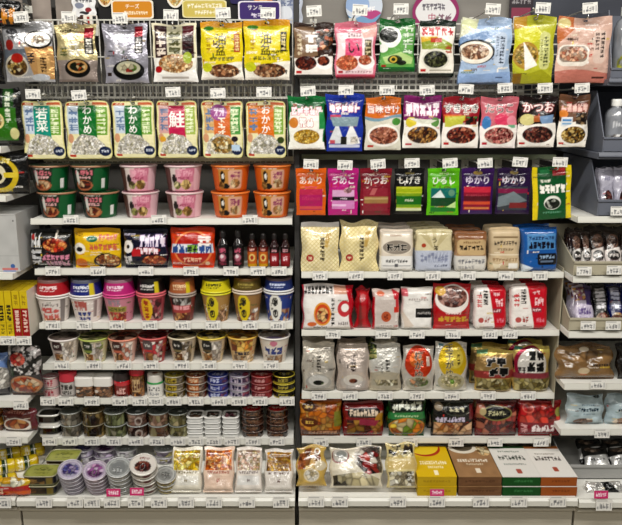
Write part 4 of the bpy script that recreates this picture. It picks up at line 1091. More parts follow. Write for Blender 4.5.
# --- row G, left bay: jars and small cans
zG = ZS['LG']
def jar(name, px, wpx, ytop, zb, Y, k, cat, base, ops, lidc, lidh=.25, lidr=1.0, ex=2., ay=1., row=None, group=None, mat='glass', lidops=None, n=44):
    r = wpx / 2 / FPX * (Y * COS + (EYE - zb) * SIN)
    X = depth_x(px, Y, zb)
    h = ztop(ytop, Y) - zb
    r_ = root(name, (X, Y, zb), k, cat, group)
    hb = h * (1 - lidh)
    lathe('body', spread([(.001, 0), (r * .9, 0), (r * .97, .003), (r * .98, hb * .9), (r * .86, hb)], n), sheet(40, 26, 1.6, base, ops, nseed(), 2, 100), mat, r_, 72, ex, ay, cover=1.5)
    lathe('lid', spread([(r * lidr * .9, hb - .003), (r * lidr, hb - .003), (r * lidr, h - .003), (r * lidr * .97, h), (r * lidr * .9, h - .0005)], 20), None, 'cup', r_, 72, ex, ay, cols=lidc)
    disc('lid_top', r * lidr * .96, h, sheet(20, 20, 1, lidc, lidops or [('n', .08)], nseed(), 2), 'cup', r_, .001, ex, ay)
    if row:
        note(row, px, k.split(',')[0])
    return r_
Yg = YF + .036
def can(name, X, Y, z, r, h, label, cat, base, ops, top, group, ringc='b8b4ac', ex=2., ay=1., mat='tin', rot=None, pull=False, bodyprof=None):
    r_ = root(name, (X, Y, z), label, cat, group, rot)
    lathe('body', spread(bodyprof or [(.001, .001), (r * .9, .001), (r * .95, 0), (r * .97, .002), (r * .955, .004), (r * .955, h - .004), (r * .98, h - .002)], 26), sheet(44, 12, 3.2, base, ops, nseed(), 2, 100), mat, r_, 64, ex, ay, cover=1.5)
    rim_ring('rim', r * .975, h - .002, mat, r_, ringc, .0034 if ringc == 'ecebe6' else .0019, ex, ay)
    o = disc('lid', r * .95, h - .0025, sheet(26, 26, 1, top[0], top[1], nseed(), 2), mat, r_, 0, ex, ay)
    if pull:
        a = np.linspace(0, 2 * np.pi, 9)
        b = MB().tube([(.3 * r * math.cos(t) * .6, -.25 * r + .3 * r * math.sin(t), h + .0005) for t in a], .0008, 6)
        b.build('pull_ring', 'steel', r_, smooth=True)
    return r_
def stack(name, n, px, wpx, ytop, Y, zb, k, cat, base, ops, top, group, row, **kw):
    d = Y * COS + (EYE - zb) * SIN
    r = wpx / 2 / FPX * d
    ay = kw.get('ay', 1)
    H = ztop(ytop, Y - r * ay * .3) - zb
    h = H / n
    X = depth_x(px, Y, zb)
    pos = {1: ['alone'], 2: ['bottom of its stack of two', 'top of its stack of two'], 3: ['bottom of its stack of three', 'middle of its stack of three', 'top of its stack of three'], 4: ['bottom of its stack of four', 'second from bottom of four', 'third from bottom of four', 'top of its stack of four']}[n]
    for i in range(n):
        can(name, X, Y, zb + .0004 + i * h, r, h - .0003, '%s, %s' % (k, pos[i]), cat, base, ops, top, group, **kw)
    note(row, px, k)

stack('food_can', 2, 52, 16.5, 376, Yg, zG, 'small pink and white ring-pull can', 'can', 'd8b8b8', [('s', .3, .2, .7, .8, 'b83a50', 3), ('r', 0, 0, 1, .12, '3a3030')], ('d09aa0', [('n', .1), ('s', .2, .4, .8, .6, 'f0e4e4', 3)]), 'small cans', 'LG')
jar('food_jar', 69.5, 17, 370.5, zG + .0005, Yg, 'low jar with a red lid', 'jar', 'b8b4b0', [('s', .25, .2, .75, .5, '2a2828', 3, False, .18), ('s', .3, .55, .7, .8, '4a4644', 4), ('r', 0, .86, 1, 1, '8a8480')], 'c02c3c', .34, 1.03, row='LG')
for j, px in enumerate((86.5, 105.0)):
    jar('food_tub', px, 18.6, 375, zG + .0005, Yg, 'white-lidded square tub, %s' % ('beside the red-lidded jar' if j == 0 else 'beside the red-labelled jar'), 'tub', '8a6a54', [('fr', .1, .1, .9, .95, ['8a6248', 'b08868', '5a4234', 'a87858'], .08), ('e', .3, .45, .06, .12, 'd8ccc0')], 'e9e6e0', .4, 1.02, 4.5, .9, row=None, lidops=[('n', .04), ('rr', .15, .15, .85, .85, 'f2f0ec', .1)], group='white-lidded tubs')
note('LG', 95, 'two white-lidded tubs')
jar('food_jar', 123, 16.5, 371, zG + .0005, Yg, 'dark jar with a red band and red label', 'jar', '8a2c2c', [('r', 0, 0, 1, .3, 'c8303c'), ('s', .3, .4, .7, .8, 'e8b8b0', 3), ('fr', .2, .82, .8, 1, ['6a2420', '8a3a30'], .07)], '2c2222', .3, .96, row='LG')
jar('food_jar', 138, 14.5, 367.5, zG + .0005, Yg, 'tall brown jar with a red lid', 'jar', '9a6a3c', [('fr', .1, .05, .9, 1, ['9a6a3c', 'b8844c', '7a4e2a'], .08), ('r', .3, .2, .7, .75, 'c8a878'), ('s', .32, .24, .68, .7, '6a3a24', 3)], 'b8202c', .2, 1.02, row='LG')
jar('food_jar', 156, 17, 373, zG + .0005, Yg, 'white jar with a green ring under its lid', 'jar', 'e4e2dc', [('r', 0, 0, 1, .16, '2f9a4e'), ('s', .26, .3, .74, .6, '6a6a70', 4), ('s', .3, .65, .7, .85, '9a9aa0', 5)], 'dcd8d0', .3, .9, row='LG', mat='cup', lidops=[('e', .5, .5, .2, .2, '9a6a54')])
for px, w, k, base, ops, top, rc in (
    (175.5, 21, 'yellow-brown ring-pull can', '7a6a3a', [('r', .2, .1, .6, .9, 'c8b040'), ('s', .24, .2, .58, .8, '4a3a1c', 3), ('fr', .6, .1, .85, .9, ['8a8070', 'b8b0a0'], .1)], ('a89a3c', [('e', .4, .4, .3, .3, 'd8c450'), ('s', .2, .3, .8, .6, '5a4a20', 3)]), 'a8a090'),
    (197, 21, 'orange-brown ring-pull can', '8a4c2c', [('r', .24, .1, .62, .9, 'c8743c'), ('s', .28, .2, .6, .8, 'e8cca8', 3), ('fr', .62, .1, .85, .9, ['8a7464', 'a89080'], .1)], ('a8663c', [('s', .2, .3, .8, .6, 'e8d0a8', 3), ('e', .6, .7, .2, .12, '7a2c20')]), 'b0a494'),
    (218.5, 21, 'royal blue ring-pull can', '2c3f9a', [('s', .24, .15, .6, .85, 'c8d0f0', 3), ('fr', .62, .1, .9, .9, ['8a5a80', '5a5aa8'], .1)], ('3a4cae', [('s', .2, .3, .8, .7, 'dce0f4', 3)]), '8a8cac'),
    (240, 21, 'white and violet ring-pull can', 'c8bcd0', [('s', .24, .15, .6, .85, '34305a', 3, False, .18), ('fr', .62, .1, .9, .9, ['b86a80', 'c8a8b8', '7a5a80'], .1)], ('c4bcd4', [('s', .2, .3, .8, .7, '5a5a9a', 3), ('e', .8, .5, .15, .3, 'b05a70')]), 'a8a4ac'),
    (262, 22, 'dark red ring-pull can', '8a242a', [('s', .26, .2, .62, .8, 'd8a0a0', 3), ('r', .64, .1, .9, .9, 'a03a40')], ('a8282e', [('e', .5, .5, .3, .2, 'd86a60'), ('s', .2, .3, .8, .6, 'e8c0b8', 3)]), 'a85a58'),
    (284, 21.5, 'black ring-pull can with yellow rims', '26221c', [('s', .3, .25, .66, .75, 'b8a84a', 3), ('r', 0, .86, 1, 1, 'c8b83c')], ('3a342a', [('s', .2, .3, .8, .6, 'c8b850', 3)]), 'c8b83c')):
    stack('food_can', 3, px, w, 374.5, Yg, zG, k, 'can', base, ops, top, 'small cans', 'LG', ringc=rc, pull=True)
shelf_tags('LG', (48, 66, 92, 120, 140, 156, 174, 196, 219, 239, 260, 287), 401, YF)

# --- row H, left bay: tubs and trays
zH = ZS['LH']
Yh = YF + .042
def tub(n, px, w, ytop, k, base, ops, top, ring, **kw):
    stack('food_tub', n, px, w, ytop, Yh, zH, k, 'tub', base, ops, top, kw.pop('group', 'food tubs'), 'LH', ringc=ring, mat=kw.pop('mat', 'glass'), **kw)
tub(2, 51.5, 21, 413, 'black tray with white rims', '221e1c', [('r', 0, .7, 1, 1, 'e6e4de'), ('r', .25, .2, .6, .6, '3a2c26')], ('2a2624', [('rr', .06, .06, .94, .94, '1c1a1a', .2), ('r', .2, .3, .8, .4, '4a403c'), ('s', .25, .5, .75, .7, '6a605a', 3)]), 'ecebe6', ex=4., ay=.85)
GT = ('7f837e', [('n', .2), ('e', .5, .5, .4, .4, '6c706c'), ('s', .25, .35, .75, .6, '3a3c3a', 3)])
tub(2, 72.5, 21, 411, 'greyish clear tub', '8a8478', [('fr', 0, .1, 1, 1, ['8a8478', 'a09a8c', '6a655c', '9a8a74'], .12)], GT, '9a9c98')
tub(2, 95, 22, 410, 'brown clear tub', '6a5638', [('fr', 0, .1, 1, 1, ['6a5434', '8a7048', '4a3a24', '9a8458'], .12), ('e', .55, .5, .12, .3, '2e2418')], ('7a6848', [('n', .2), ('e', .5, .6, .3, .2, '3a3022')]), '8a8068')
tub(2, 116.5, 22, 411, 'green-grey clear tub', '6e7450', [('fr', 0, .1, 1, 1, ['6a7450', '8a9068', '5a5a40', 'a8a48a'], .12)], GT, '9a9e98')
tub(2, 138.5, 21.5, 411, 'dark clear tub with a pinkish brown filling', '6a4c44', [('fr', 0, .1, 1, 1, ['6a4c44', '8a685c', '4a342e', 'a08478'], .12), ('g', .6, .6, .12, .35, 'b8aca4', .3)], ('5c605e', [('n', .2), ('e', .55, .6, .12, .1, 'b8bcbc')]), 'a8aaa8')
tub(2, 159.5, 21, 411.5, 'clear tub with a pink filling', 'a08068', [('fr', 0, .1, 1, 1, ['a88670', 'c0a08c', '7a5c4c', '8a8060'], .12)], GT, '989c98')
tub(2, 179, 19.5, 412, 'clear tub with a moss green filling', '76704c', [('fr', 0, .1, 1, 1, ['7a744c', '949068', '585438', 'a89c78'], .12)], ('5a5e58', [('n', .25), ('e', .6, .5, .12, .1, 'a8aca8')]), '8a8e86')
for px, k, c2 in ((196.5, 'white tray of dark brown sauce', ['4a342a', '6a4c3c', '8a6a54']), (213.5, 'white tray of reddish brown sauce', ['6a3428', '8a4a38', '3a2420']), (231.5, 'white tray of pink and black pickles', ['b0506a', '2c2426', 'd89aa8'])):
    tub(4, px, 16.5, 415, k, 'd9d9d6', [('r', 0, .1, 1, .2, 'b4b4b2'), ('n', .05)], ('e6e4e0', [('rr', .12, .1, .88, .84, '3a302c', .12), ('fr', .18, .3, .82, .78, c2 + ['dcd8d0'], .12), ('r', .2, .84, .8, .92, 'c8c4bc')]), 'efeeea', ex=4.5, ay=1.15, mat='cup', group='white trays')
RT = ('5a2a24', [('e', .5, .55, .42, .36, 'b8282a'), ('s', .25, .4, .75, .62, 'e0b0a0', 3)])
for px, k in ((253, 'red-topped brown tub beside the white trays'), (277.5, 'red-topped brown tub at the shelf end')):
    tub(4, px, 22, 408, k, '4e3228', [('fr', .1, 0, .9, 1, ['54352a', '6a4838', '3c261e'], .12), ('s', .3, .3, .7, .7, '8a6a54', 4)], RT, '5e463a')
shelf_tags('LH', (50, 70, 92, 114, 136, 157, 178, 196, 214, 232, 253, 277), 441, YF)

# --- deck, left bay: tins, tilted cans, vegetable packs
zI = ZS['LI']
def sardine(X, Y, z, w, d, h, label, rot=None):
    r_ = root('flat_tin', (X, Y, z), label, 'tin', 'green-lidded flat tins', rot)
    lathe('body', spread([(.001, 0), (w / 2 * .93, 0), (w / 2 * .96, .003), (w / 2 * .96, h - .004), (w / 2, h - .002)], 24), sheet(50, 16, 3, '22283c', [('fr', .2, .2, .6, .9, ['7a5a34', '3a3428', 'a8844c', '5a4a30'], .09), ('r', .62, .1, .72, .9, '8a7a3c'), ('r', .1, .84, .9, 1, '8a8a6a')], nseed(), 2), 'tin', r_, 80, 6., d / w, cover=1.7)
    rim_ring('rim', w / 2 * .985, h - .002, 'tin', r_, 'b4b090', .002, 6., d / w)
    disc('lid', w / 2 * .96, h - .003, sheet(30, 30, 1.3, 'a8ae54', [('n', .12), ('rr', .1, .12, .9, .88, 'b6b85c', .1), ('s', .2, .3, .8, .5, '84883c', 3), ('s', .25, .6, .75, .75, '8c9040', 4), ('g', .5, .3, .14, .12, '7a8038', .3)], nseed(), 2), 'tin', r_, .0005, 6., d / w)
dI = (YD + .065) * COS + (EYE - zI) * SIN
xs = depth_x(44.5, YD + .065, zI)
for i, kk in enumerate(('bottom of the front pair', 'top of the front pair')):
    sardine(xs, YD + .062, zI + .0005 + i * .036, 32.5 / FPX * dI, .085, .0355, 'flat green-lidded tin, ' + kk)
for i, kk in enumerate(('bottom of the pair behind', 'top of the pair behind')):
    sardine(xs + .035, YD + .170, zI + .0005 + i * .036, 32.5 / FPX * dI, .085, .0355, 'flat green-lidded tin, ' + kk)
note('LI', 44, 'flat green-lidded tins')
LEANK = {}
def leaning(n, px, w, ylid, k, base, ops, top, ring, tilt=25, hh=.024, Y0=None, grp='leaning cans', pull=True, cat='can'):
    """n cans one on another, the column tipped towards the aisle"""
    t = R(tilt)
    Y = Y0 or (YD + .06)
    d = Y * COS + (EYE - zI) * SIN
    r = w / 2 / FPX * d
    zb = zI + r * math.sin(t) + .0005
    X = depth_x(px, Y, zb)
    pos = {2: ['lower', 'upper'], 3: ['lowest', 'middle', 'topmost'], 4: ['lowest', 'second', 'third', 'topmost'], 5: ['lowest', 'second', 'middle', 'fourth', 'topmost']}[n]
    lo, hi = .02, .3
    for _ in range(40):
        m = (lo + hi) / 2
        if pix(0, Y - m * math.sin(t), zb + m * math.cos(t))[1] > ylid:
            lo = m
        else:
            hi = m
    hh = lo / n
    for i in range(n):
        s_ = i * hh
        can('food_can', X, Y - s_ * math.sin(t), zb + s_ * math.cos(t), r, hh - .0003, '%s, %s in its leaning column' % (k, pos[i]), cat, base, ops, top, grp, ringc=ring, rot=(t, R(6), 0), pull=pull and i == n - 1)
    note('LI', px, k)
VP = ('b4aac4', [('n', .1), ('g', .5, .5, .46, .46, 'd0ccd8', .12), ('f', .5, .5, .34, .34, ['6a6ab0', '8a84c0', 'c8c4dc', '5a4a90', 'b4a4cc'], .13), ('s', .25, .56, .75, .74, '4a3a70', 3)])
VQ = ('b8a8c4', [('n', .1), ('g', .5, .5, .46, .46, 'd4ccd8', .12), ('f', .5, .5, .34, .34, ['9a5a9a', 'b47cb0', 'd8c0dc', '6a3a78', 'c090b8'], .13), ('s', .25, .56, .75, .74, '5a2a60', 3)])
SV = ('9ca0a0', [('n', .15), ('g', .5, .5, .46, .46, 'c4c8c8', .12), ('e', .5, .5, .3, .3, '8a8e90'), ('s', .3, .56, .7, .7, 'd8dcdc', 3)])
WR = ('e4dfd8', [('e', .5, .58, .32, .26, '5a2420'), ('f', .5, .58, .3, .24, ['6a2c28', '8a4038', '4a1c1c', 'a86a58'], .1), ('s', .28, .14, .72, .26, '9a5a54', 4)])
leaning(5, 75, 24, 469, 'leaning violet-blue lidded can', '8a8094', [('r', 0, .7, 1, .84, 'c8c4cc'), ('fr', .2, .1, .8, .66, ['8a7a94', 'a89cb0', '6a5a78'], .1)], VP, 'c0bcc4')
leaning(5, 99, 24, 470, 'leaning magenta-violet lidded can', '94808e', [('r', 0, .7, 1, .84, 'cabfc8'), ('fr', .2, .1, .8, .66, ['94788c', 'b09ca8', '74586c'], .1)], VQ, 'c4bcc4')
leaning(5, 122.5, 24, 467, 'leaning plain silver can', 'a4a4a0', [('r', 0, .7, 1, .84, 'd0d0cc'), ('s', .3, .1, .7, .6, '6a6a6a', 4)], SV, 'c8caca')
leaning(4, 147, 26, 464, 'leaning white-lidded can with a dark red picture', '9a948a', [('r', 0, .6, 1, .84, 'd4d0c8'), ('e', .66, .4, .12, .3, '6a2a28'), ('s', .24, .2, .5, .6, '5a5450', 4)], WR, 'e0ddd6', hh=.030)
leaning(3, 167, 21, 474, 'leaning silver can with a yellow and violet band', 'b8a43a', [('r', 0, .0, 1, .3, 'a89030'), ('s', .2, .3, .8, .7, '3c2c50', 6, False, .2), ('r', 0, .8, 1, 1, 'b8b8b4')], ('a0a2a0', [('n', .2), ('g', .5, .5, .44, .44, 'c0c2c0', .15), ('s', .3, .35, .7, .6, '6a6c6a', 3)]), 'c0c0bc', hh=.032)
for px, c, k, rd in ((84, VP, 'violet-blue lidded can in the back row', 'bcb4cc'), (106, VQ, 'magenta-violet lidded can in the back row', 'c0b0cc'), (127, SV, 'plain silver can in the back row', 'c0c2c2'), (166, SV, 'silver can behind the yellow-banded one', 'a8a068')):
    Y = YD + .27
    d = Y * COS + (EYE - zI) * SIN
    for i in range(2):
        can('food_can', depth_x(px, Y, zI), Y, zI + .0005 + i * .026, 23 / 2 / FPX * d, .0257, '%s, %s' % (k, ('lower', 'upper')[i]), 'can', 'a89cb4' if 'lidded' in k else 'a0a09c', [('fr', .1, .1, .9, .8, [rd, '7a7080', 'c8c4cc'], .12)], c, 'cans in the back row', ringc='c0bec4')
VEG = [((172, 447, 202, 492), 'vegetable pack of yellow grains', 'ded8c8', ['e6c022', 'f0d850', 'c89c14', 'f4e48a'], 'd9d6cc', '7a6a2a'), ((204, 447, 234, 496), 'vegetable pack of orange shreds', 'e2c8b4', ['d8741c', 'e8943c', 'b85a14', 'e8a860'], 'dcc0ac', 'a8482c'),
       ((236, 447, 262, 497), 'vegetable pack of pale pink strips', 'ddd5cc', ['d8b49c', 'c89a80', 'e8d4bc', 'b8a06a'], 'd8d6d2', '7a6a6a'), ((265, 449, 293, 498), 'vegetable pack of deep yellow cubes', 'd8d2ca', ['c89418', 'd8ac34', 'a8781c', 'b8843c'], 'cfc8c0', '6a4a44')]
for bx, k, base, food, low, tc in VEG:
    o = pouch('LI', bx, k, ', front one leaning back', 'vegetable pack', base,
              [('r', 0, .0, 1, .1, base), ('fr', .08, .08, .92, .52, food, .085), ('r', .06, .52, .94, .62, base), ('s', .14, .53, .86, .6, tc, 6), ('r', .1, .64, .9, .84, low), ('s', .44, .7, .56, .78, tc, 1), ('n', .06)],
              Y=YD + .028, zb=zI + .010, lean=R(30), name='vegetable_pack', mat='clear', t=.03, style='brick', seal=.06, bseal=.05, hole=False, crumple=.003, group='vegetable packs')
TAGI = [(x, k) for x, k in TAGGED['LI']]
shelf_tags('LI', (44, 75, 92, 112, 136, 159, 186, 214, 247, 281), 502, YD, True)
price_tag(113.5, 492.5, YD - .006, 'small magenta tag above the price tag of the plain silver cans', 14, 8, (R(-10), 0, 0), True, 'magenta tags')
price_tag(137, 491.5, YD - .006, 'small magenta tag above the price tag of the white-lidded cans', 14, 8, (R(-10), 0, 0), True, 'magenta tags')

# ------------------------------------------------------------------ right bay, shelf goods
zD = ZS['RD'] + .0008
def tray(row, bx, k, ctx, base, ops, Y, zb, t=.05, lean=R(6), name='dried_food_pack', cat='food pack', mat='clear', style='brick', copies=0, **kw):
    kw = dict(dict(seal=.04, bseal=0., hole=False, crumple=.0018, group='food packs'), **kw)
    o = pouch(row, bx, k, ctx, cat, base, ops, Y=Y, zb=zb, lean=lean, name=name, mat=mat, t=t, style=style, **kw)
    for i in range(copies):
        twin(o, -.005 * (i + 1) * (1 if bx[0] > 400 else .3), (t + .017) * (i + 1), 0, 'same %s, %s' % (k, ['second one back', 'third one back', 'fourth one back'][i]))
    return o
CREAM = [('n', .1), ('wv', 0, 0, 1, 1, 'd8c68a', 9), ('s', .5, .3, .62, .78, '4a3e26', 5, True, .14), ('e', .24, .72, .1, .075, 'b83a34'), ('s', .18, .69, .3, .75, 'ecd8b0', 1), ('p', [(.66, .22), (.8, .2), (.7, .5), (.62, .5)], 'c8a860')]
tray('RD', (301, 222, 339, 273), 'smooth cream diamond-patterned bag', 'first on its shelf', 'ecdfb4', CREAM + [('r', 0, 0, 1, .1, 'e6e4e0')], YF + .018, zD, style='flat', seal=.1, crumple=.002, name='cream_bag', cat='food bag')
tray('RD', (340, 221, 378, 274), 'crumpled cream diamond-patterned bag', 'second on its shelf', 'e9dba8', CREAM, YF + .018, zD, style='flat', seal=.09, crumple=.008, name='cream_bag', cat='food bag')
tray('RD', (379, 229, 413, 273), 'white and beige tray pack', 'beside the crumpled cream bag', 'd9cdbd', [('n', .05), ('rr', .06, .08, .94, .56, 'e6dccb', .2), ('e', .5, .42, .4, .16, '9a9084'), ('s', .2, .34, .8, .5, '2e2a26', 3, False, .12, 'c8c0b4'), ('r', 0, .62, 1, 1, 'e4e2de'), ('s', .18, .7, .82, .78, '4a4a4c', 6), ('r', .1, .84, .9, .86, 'a8a8a8'), ('r', .44, .8, .54, .88, '6a6a6e'), ('r', .3, .12, .66, .16, 'b09a84')], YF + .018, zD, round_=.05, copies=2)
tray('RD', (415, 229, 452, 273), 'cream and bluish white tray pack', 'in front of a row of its like', 'd6cba4', [('p', [(.5, .5), (.1, .1), (.3, .04)], 'c4b78c'), ('p', [(.5, .5), (.7, .04), (.9, .1)], 'c4b78c'), ('p', [(.5, .5), (.44, .02), (.56, .02)], 'c8bb90'), ('t', 'う', .5, .26, .15, '3c3424', None), ('s', .48, .36, .6, .5, '3c3424', 1), ('e', .22, .38, .06, .05, 'b8523a'), ('r', 0, .5, 1, 1, 'bcc2d2'), ('s', .14, .54, .86, .78, '8a90a8', 6), ('s', .5, .82, .86, .88, '5a6078', 4)], YF + .018, zD, round_=.05, copies=3, t=.035)
tray('RD', (454, 231, 486, 273), 'brown-topped pack with a gold oval', 'beside the cream and bluish pack', 'a8845f', [('n', .1), ('r', 0, 0, 1, .2, '9a6c4c'), ('rr', .06, .2, .94, .58, 'cdb083', .14), ('s', .12, .34, .88, .46, '3a2c1c', 5, False, .14), ('s', .24, .24, .76, .3, '8a6a44', 6), ('r', 0, .6, 1, 1, 'd8d4cc'), ('s', .1, .68, .9, .8, '7a7a80', 6), ('s', .1, .84, .6, .92, '8a8a8e', 4)], YF + .018, zD, round_=.05, copies=2)
tray('RD', (488, 227, 519, 273), 'beige paper pack', 'beside the blue pack', 'cbb694', [('n', .06), ('r', .12, .2, .88, .24, '8a7454'), ('s', .14, .3, .86, .4, '3c3020', 6), ('s', .24, .46, .76, .52, '8a7658', 5), ('r', 0, .6, 1, .62, 'e4d8c0'), ('s', .1, .68, .9, .76, 'a08460', 6), ('r', .6, .8, .9, .92, 'e8e4da'), ('p', [(.1, .8), (.4, .84), (.2, .95)], 'dccfb0')], YF + .018, zD, round_=.05, copies=1, mat='soft')
tray('RD', (521, 227, 557, 273), 'blue pack with a black sticker', 'last on its shelf beside the beige bin', '2a66ac', [('r', .14, .14, .92, .5, '5a92c8'), ('s', .18, .2, .88, .28, '1e3c6a', 6), ('s', .18, .32, .88, .48, '16243c', 5, False, .2), ('rr', .42, .58, .94, .84, '1e2430', .06), ('s', .48, .62, .88, .7, '9ab4d0', 4), ('r', .5, .74, .84, .78, '6a7a90'), ('p', [(0, .8), (.3, .9), (.1, 1), (0, 1)], 'd8e4f0')], YF + .018, zD, copies=1, roll=R(-2))
shelf_tags('RD', (320, 356, 395, 433, 468, 506, 540), 275.5, YF)
zR = ZS['RE'] + .0008
tray('RE', (302, 284, 353, 330), 'large white pack with orange circles', 'with a red gusset', 'e6e0dc', [('n', .05), ('r', 0, 0, .04, 1, 'c8324a'), ('s', .04, .06, .6, .2, '1f1d1e', 6, False, .16), ('r', .62, .02, .95, .2, 'd8a48c'), ('r', .05, .24, .6, .5, 'eeebe8'), ('e', .4, .64, .17, .26, 'd8582c'), ('g', .4, .64, .17, .26, 'e8a03c', .16), ('f', .4, .66, .11, .16, ['e8b878', 'c84a2c', '8a3a20'], .07), ('s', .57, .28, .63, .9, '2c2828', 5, True), ('e', .82, .52, .13, .18, 'cf4048'), ('e', .83, .5, .07, .09, 'efe8e4'), ('e', .2, .86, .09, .05, 'd8703c'), ('s', .7, .8, .9, .88, '7a7070', 4), ('p', [(.84, 0), (1, 0), (1, 1), (.93, 1), (.9, .4)], 'c81c34')], YF + .018, zR, t=.055, crumple=.005, style='brick', seal=.06)
tray('RE', (355, 287, 370, 330), 'narrow crimson folded bag', 'between two white packs', 'b8142c', [('n', .12), ('p', [(.3, 0), (.5, 1), (.2, 1)], '8a1020')], YF + .03, zR, t=.05, crumple=.008, style='flat', seal=.08, mat='film', name='red_bag', cat='food bag')
tray('RE', (372, 289, 399, 331), 'white soft pack with red corner', 'beside the crimson bag', 'd9cfc9', [('n', .06), ('r', 0, 0, .1, 1, 'c82038'), ('r', .0, .0, 1, .18, 'd8c8c0'), ('e', .3, .1, .14, .06, 'e07a5a'), ('p', [(.7, .0), (1, .1), (1, .5), (.86, .46)], 'cc2c3c'), ('r', .14, .24, .84, .84, 'cbbfb8'), ('e', .5, .66, .18, .13, 'c0603c'), ('s', .42, .6, .58, .74, '7a2c20', 2), ('s', .3, .86, .7, .92, '9a908c', 5), ('r', .78, .42, .98, .56, 'd8402c')], YF + .018, zR, t=.05, crumple=.003)
tray('RE', (401, 287, 432, 330), 'plain white pack with a black label', 'beside the red bag', 'e7e4df', [('n', .04), ('r', 0, .04, .2, .2, 'd8707a'), ('s', .2, .24, .84, .3, 'a89c98', 6), ('r', .44, .48, .98, .7, '1d1b1b'), ('s', .5, .56, .92, .62, 'b8b4b0', 6), ('p', [(0, .5), (.4, .9), (.1, .94)], 'd8cabc'), ('r', 0, .96, 1, 1, 'b8b4ae')], YF + .018, zR, t=.05, crumple=.002)
tray('RE', (433, 283, 470, 331), 'red bag with a bowl of brown pieces', 'beside the white pack with a black label', 'c01c28', [('e', .5, .34, .46, .3, 'eee6e0'), ('f', .5, .29, .4, .22, ['8a5a4c', 'a8766a', '6a4038', 'b89084'], .09), ('e', .18, .16, .14, .1, 'd8a83a'), ('s', .3, .6, .74, .66, 'f0d4d0', 5), ('s', .12, .7, .9, .82, 'd8a832', 4, False, .2), ('r', .06, .9, .9, .94, 'd8484c')], YF + .018, zR, t=.05, style='flat', seal=.07, crumple=.003, name='filled_bag', cat='food bag', mat='film')
REDW = [('p', [(.42, 0), (1, 0), (1, 1), (.62, 1)], 'd01c34'), ('s', .26, .1, .4, .44, '2c2424', 4, True, .16), ('s', .08, .2, .22, .5, 'd04a4c', 3, True), ('s', .56, .16, .76, .24, 'f0c8cc', 2), ('r', .54, .52, .8, .62, '9a4450'), ('s', .56, .54, .78, .6, 'f0d0d0', 3), ('s', .62, .3, .86, .48, 'f4ccd0', 3), ('e', .2, .78, .08, .06, 'c0605a'), ('s', .3, .7, .46, .84, 'b0544c', 2), ('r', .14, .92, .56, .95, 'b8a8a4'), ('s', .66, .74, .88, .84, 'e08090', 3)]
for bx, k in (((473, 285, 506, 331), 'rounded red and white pack beside the red bag'), ((509, 283, 547, 331), 'rounded red and white pack at the shelf end')):
    tray('RE', bx, k, '', 'e9e3de', REDW, YF + .018, zR, t=.045, crumple=.0015, style='brick', round_=.1, lean=R(9), copies=1, mat='film', yaw=R(4))
shelf_tags('RE', (333, 383, 417, 453, 490, 510), 334, YF)
zP = ZS['RF'] + .0008
ST = dict(t=.05, style='stand', seal=.09, crumple=.004, name='porridge_pouch', cat='food pouch', mat='foil', group='porridge pouches', lean=R(5))
def porr(bx, k, ctx, base, ops, **kw):
    return tray('RF', bx, k, ctx, base, ops, YF + .03, zP, **dict(ST, **kw))
porr((302, 342, 335, 392), 'grey-white porridge pouch with a green garnish', 'first on its shelf', 'cfc8bc', [('n', .08), ('s', .44, .26, .58, .58, '4a443c', 4, True, .13), ('e', .5, .8, .38, .16, 'bcbab4'), ('e', .5, .76, .3, .11, 'dedcd6'), ('f', .5, .8, .16, .05, ['3a4a34', '5a6a4a', '2c302a'], .07), ('s', .3, .3, .36, .5, '8a8478', 4, True), ('r', 0, .92, 1, 1, 'a8a298')], copies=1)
porr((337, 344, 369, 392), 'pinkish grey porridge pouch with a red-brown garnish', 'second on its shelf', 'd0c2b8', [('n', .08), ('s', .42, .22, .58, .56, '4a3c38', 4, True, .13), ('e', .5, .78, .38, .17, 'cfc6be'), ('e', .5, .74, .3, .12, 'e4ded6'), ('f', .5, .76, .13, .05, ['8a4a34', 'b07a5c', '6a3020'], .07), ('r', 0, .92, 1, 1, 'a89c94')], copies=1)
porr((369, 343, 401, 392), 'white porridge pouch with green leaves at its corner', 'third on its shelf', 'dcdad2', [('n', .06), ('fp', [(0, .0), (.22, .04), (.24, .3), (0, .36)], ['5a7038', '8aa058', 'c8c480', '3a4a2c'], .08), ('s', .5, .32, .64, .68, '3c3a34', 4, True, .13), ('w', .62, -.06, 1.8, 'c6bda8'), ('fr', .12, .74, .88, .86, ['d8cca8', 'b0a484', 'e8e0c8', '8a8464'], .08), ('s', .36, .4, .42, .6, '8a8880', 4, True)], copies=1)
porr((402, 345, 434, 391), 'clear porridge pouch with a red-orange circle', 'fourth on its shelf', 'd3cdc4', [('n', .05), ('e', .5, .36, .42, .34, 'd6481c'), ('e', .42, .3, .2, .16, 'e07838'), ('t', '梅がゆ', .5, .42, .19, '1c1614', ('e8c8b0', 2), True), ('e', .5, .8, .4, .15, 'c4bfae'), ('f', .5, .78, .3, .1, ['c8c4ac', 'a8a484', '7a8a54', 'd8a078'], .08), ('r', .74, .24, .84, .44, 'f0d8c8')], seal=.07)
porr((434, 342, 467, 391), 'clear porridge pouch with a yellow circle', 'fifth on its shelf', 'd9d6ce', [('n', .05), ('e', .54, .36, .42, .36, 'e2c024'), ('e', .6, .32, .26, .2, 'ead25a'), ('t', '玉子がゆ', .44, .36, .165, '1a1612', ('e8d8a0', 2), True), ('e', .5, .78, .4, .17, 'c8c0a0'), ('f', .5, .77, .3, .12, ['d8cc98', 'c0b484', 'e8dcb8'], .08), ('e', .52, .78, .07, .05, '6a8a34'), ('s', .68, .24, .76, .46, '5a4a20', 3, True), ('r', .1, .03, .26, .08, '6a98a8')], seal=.07)
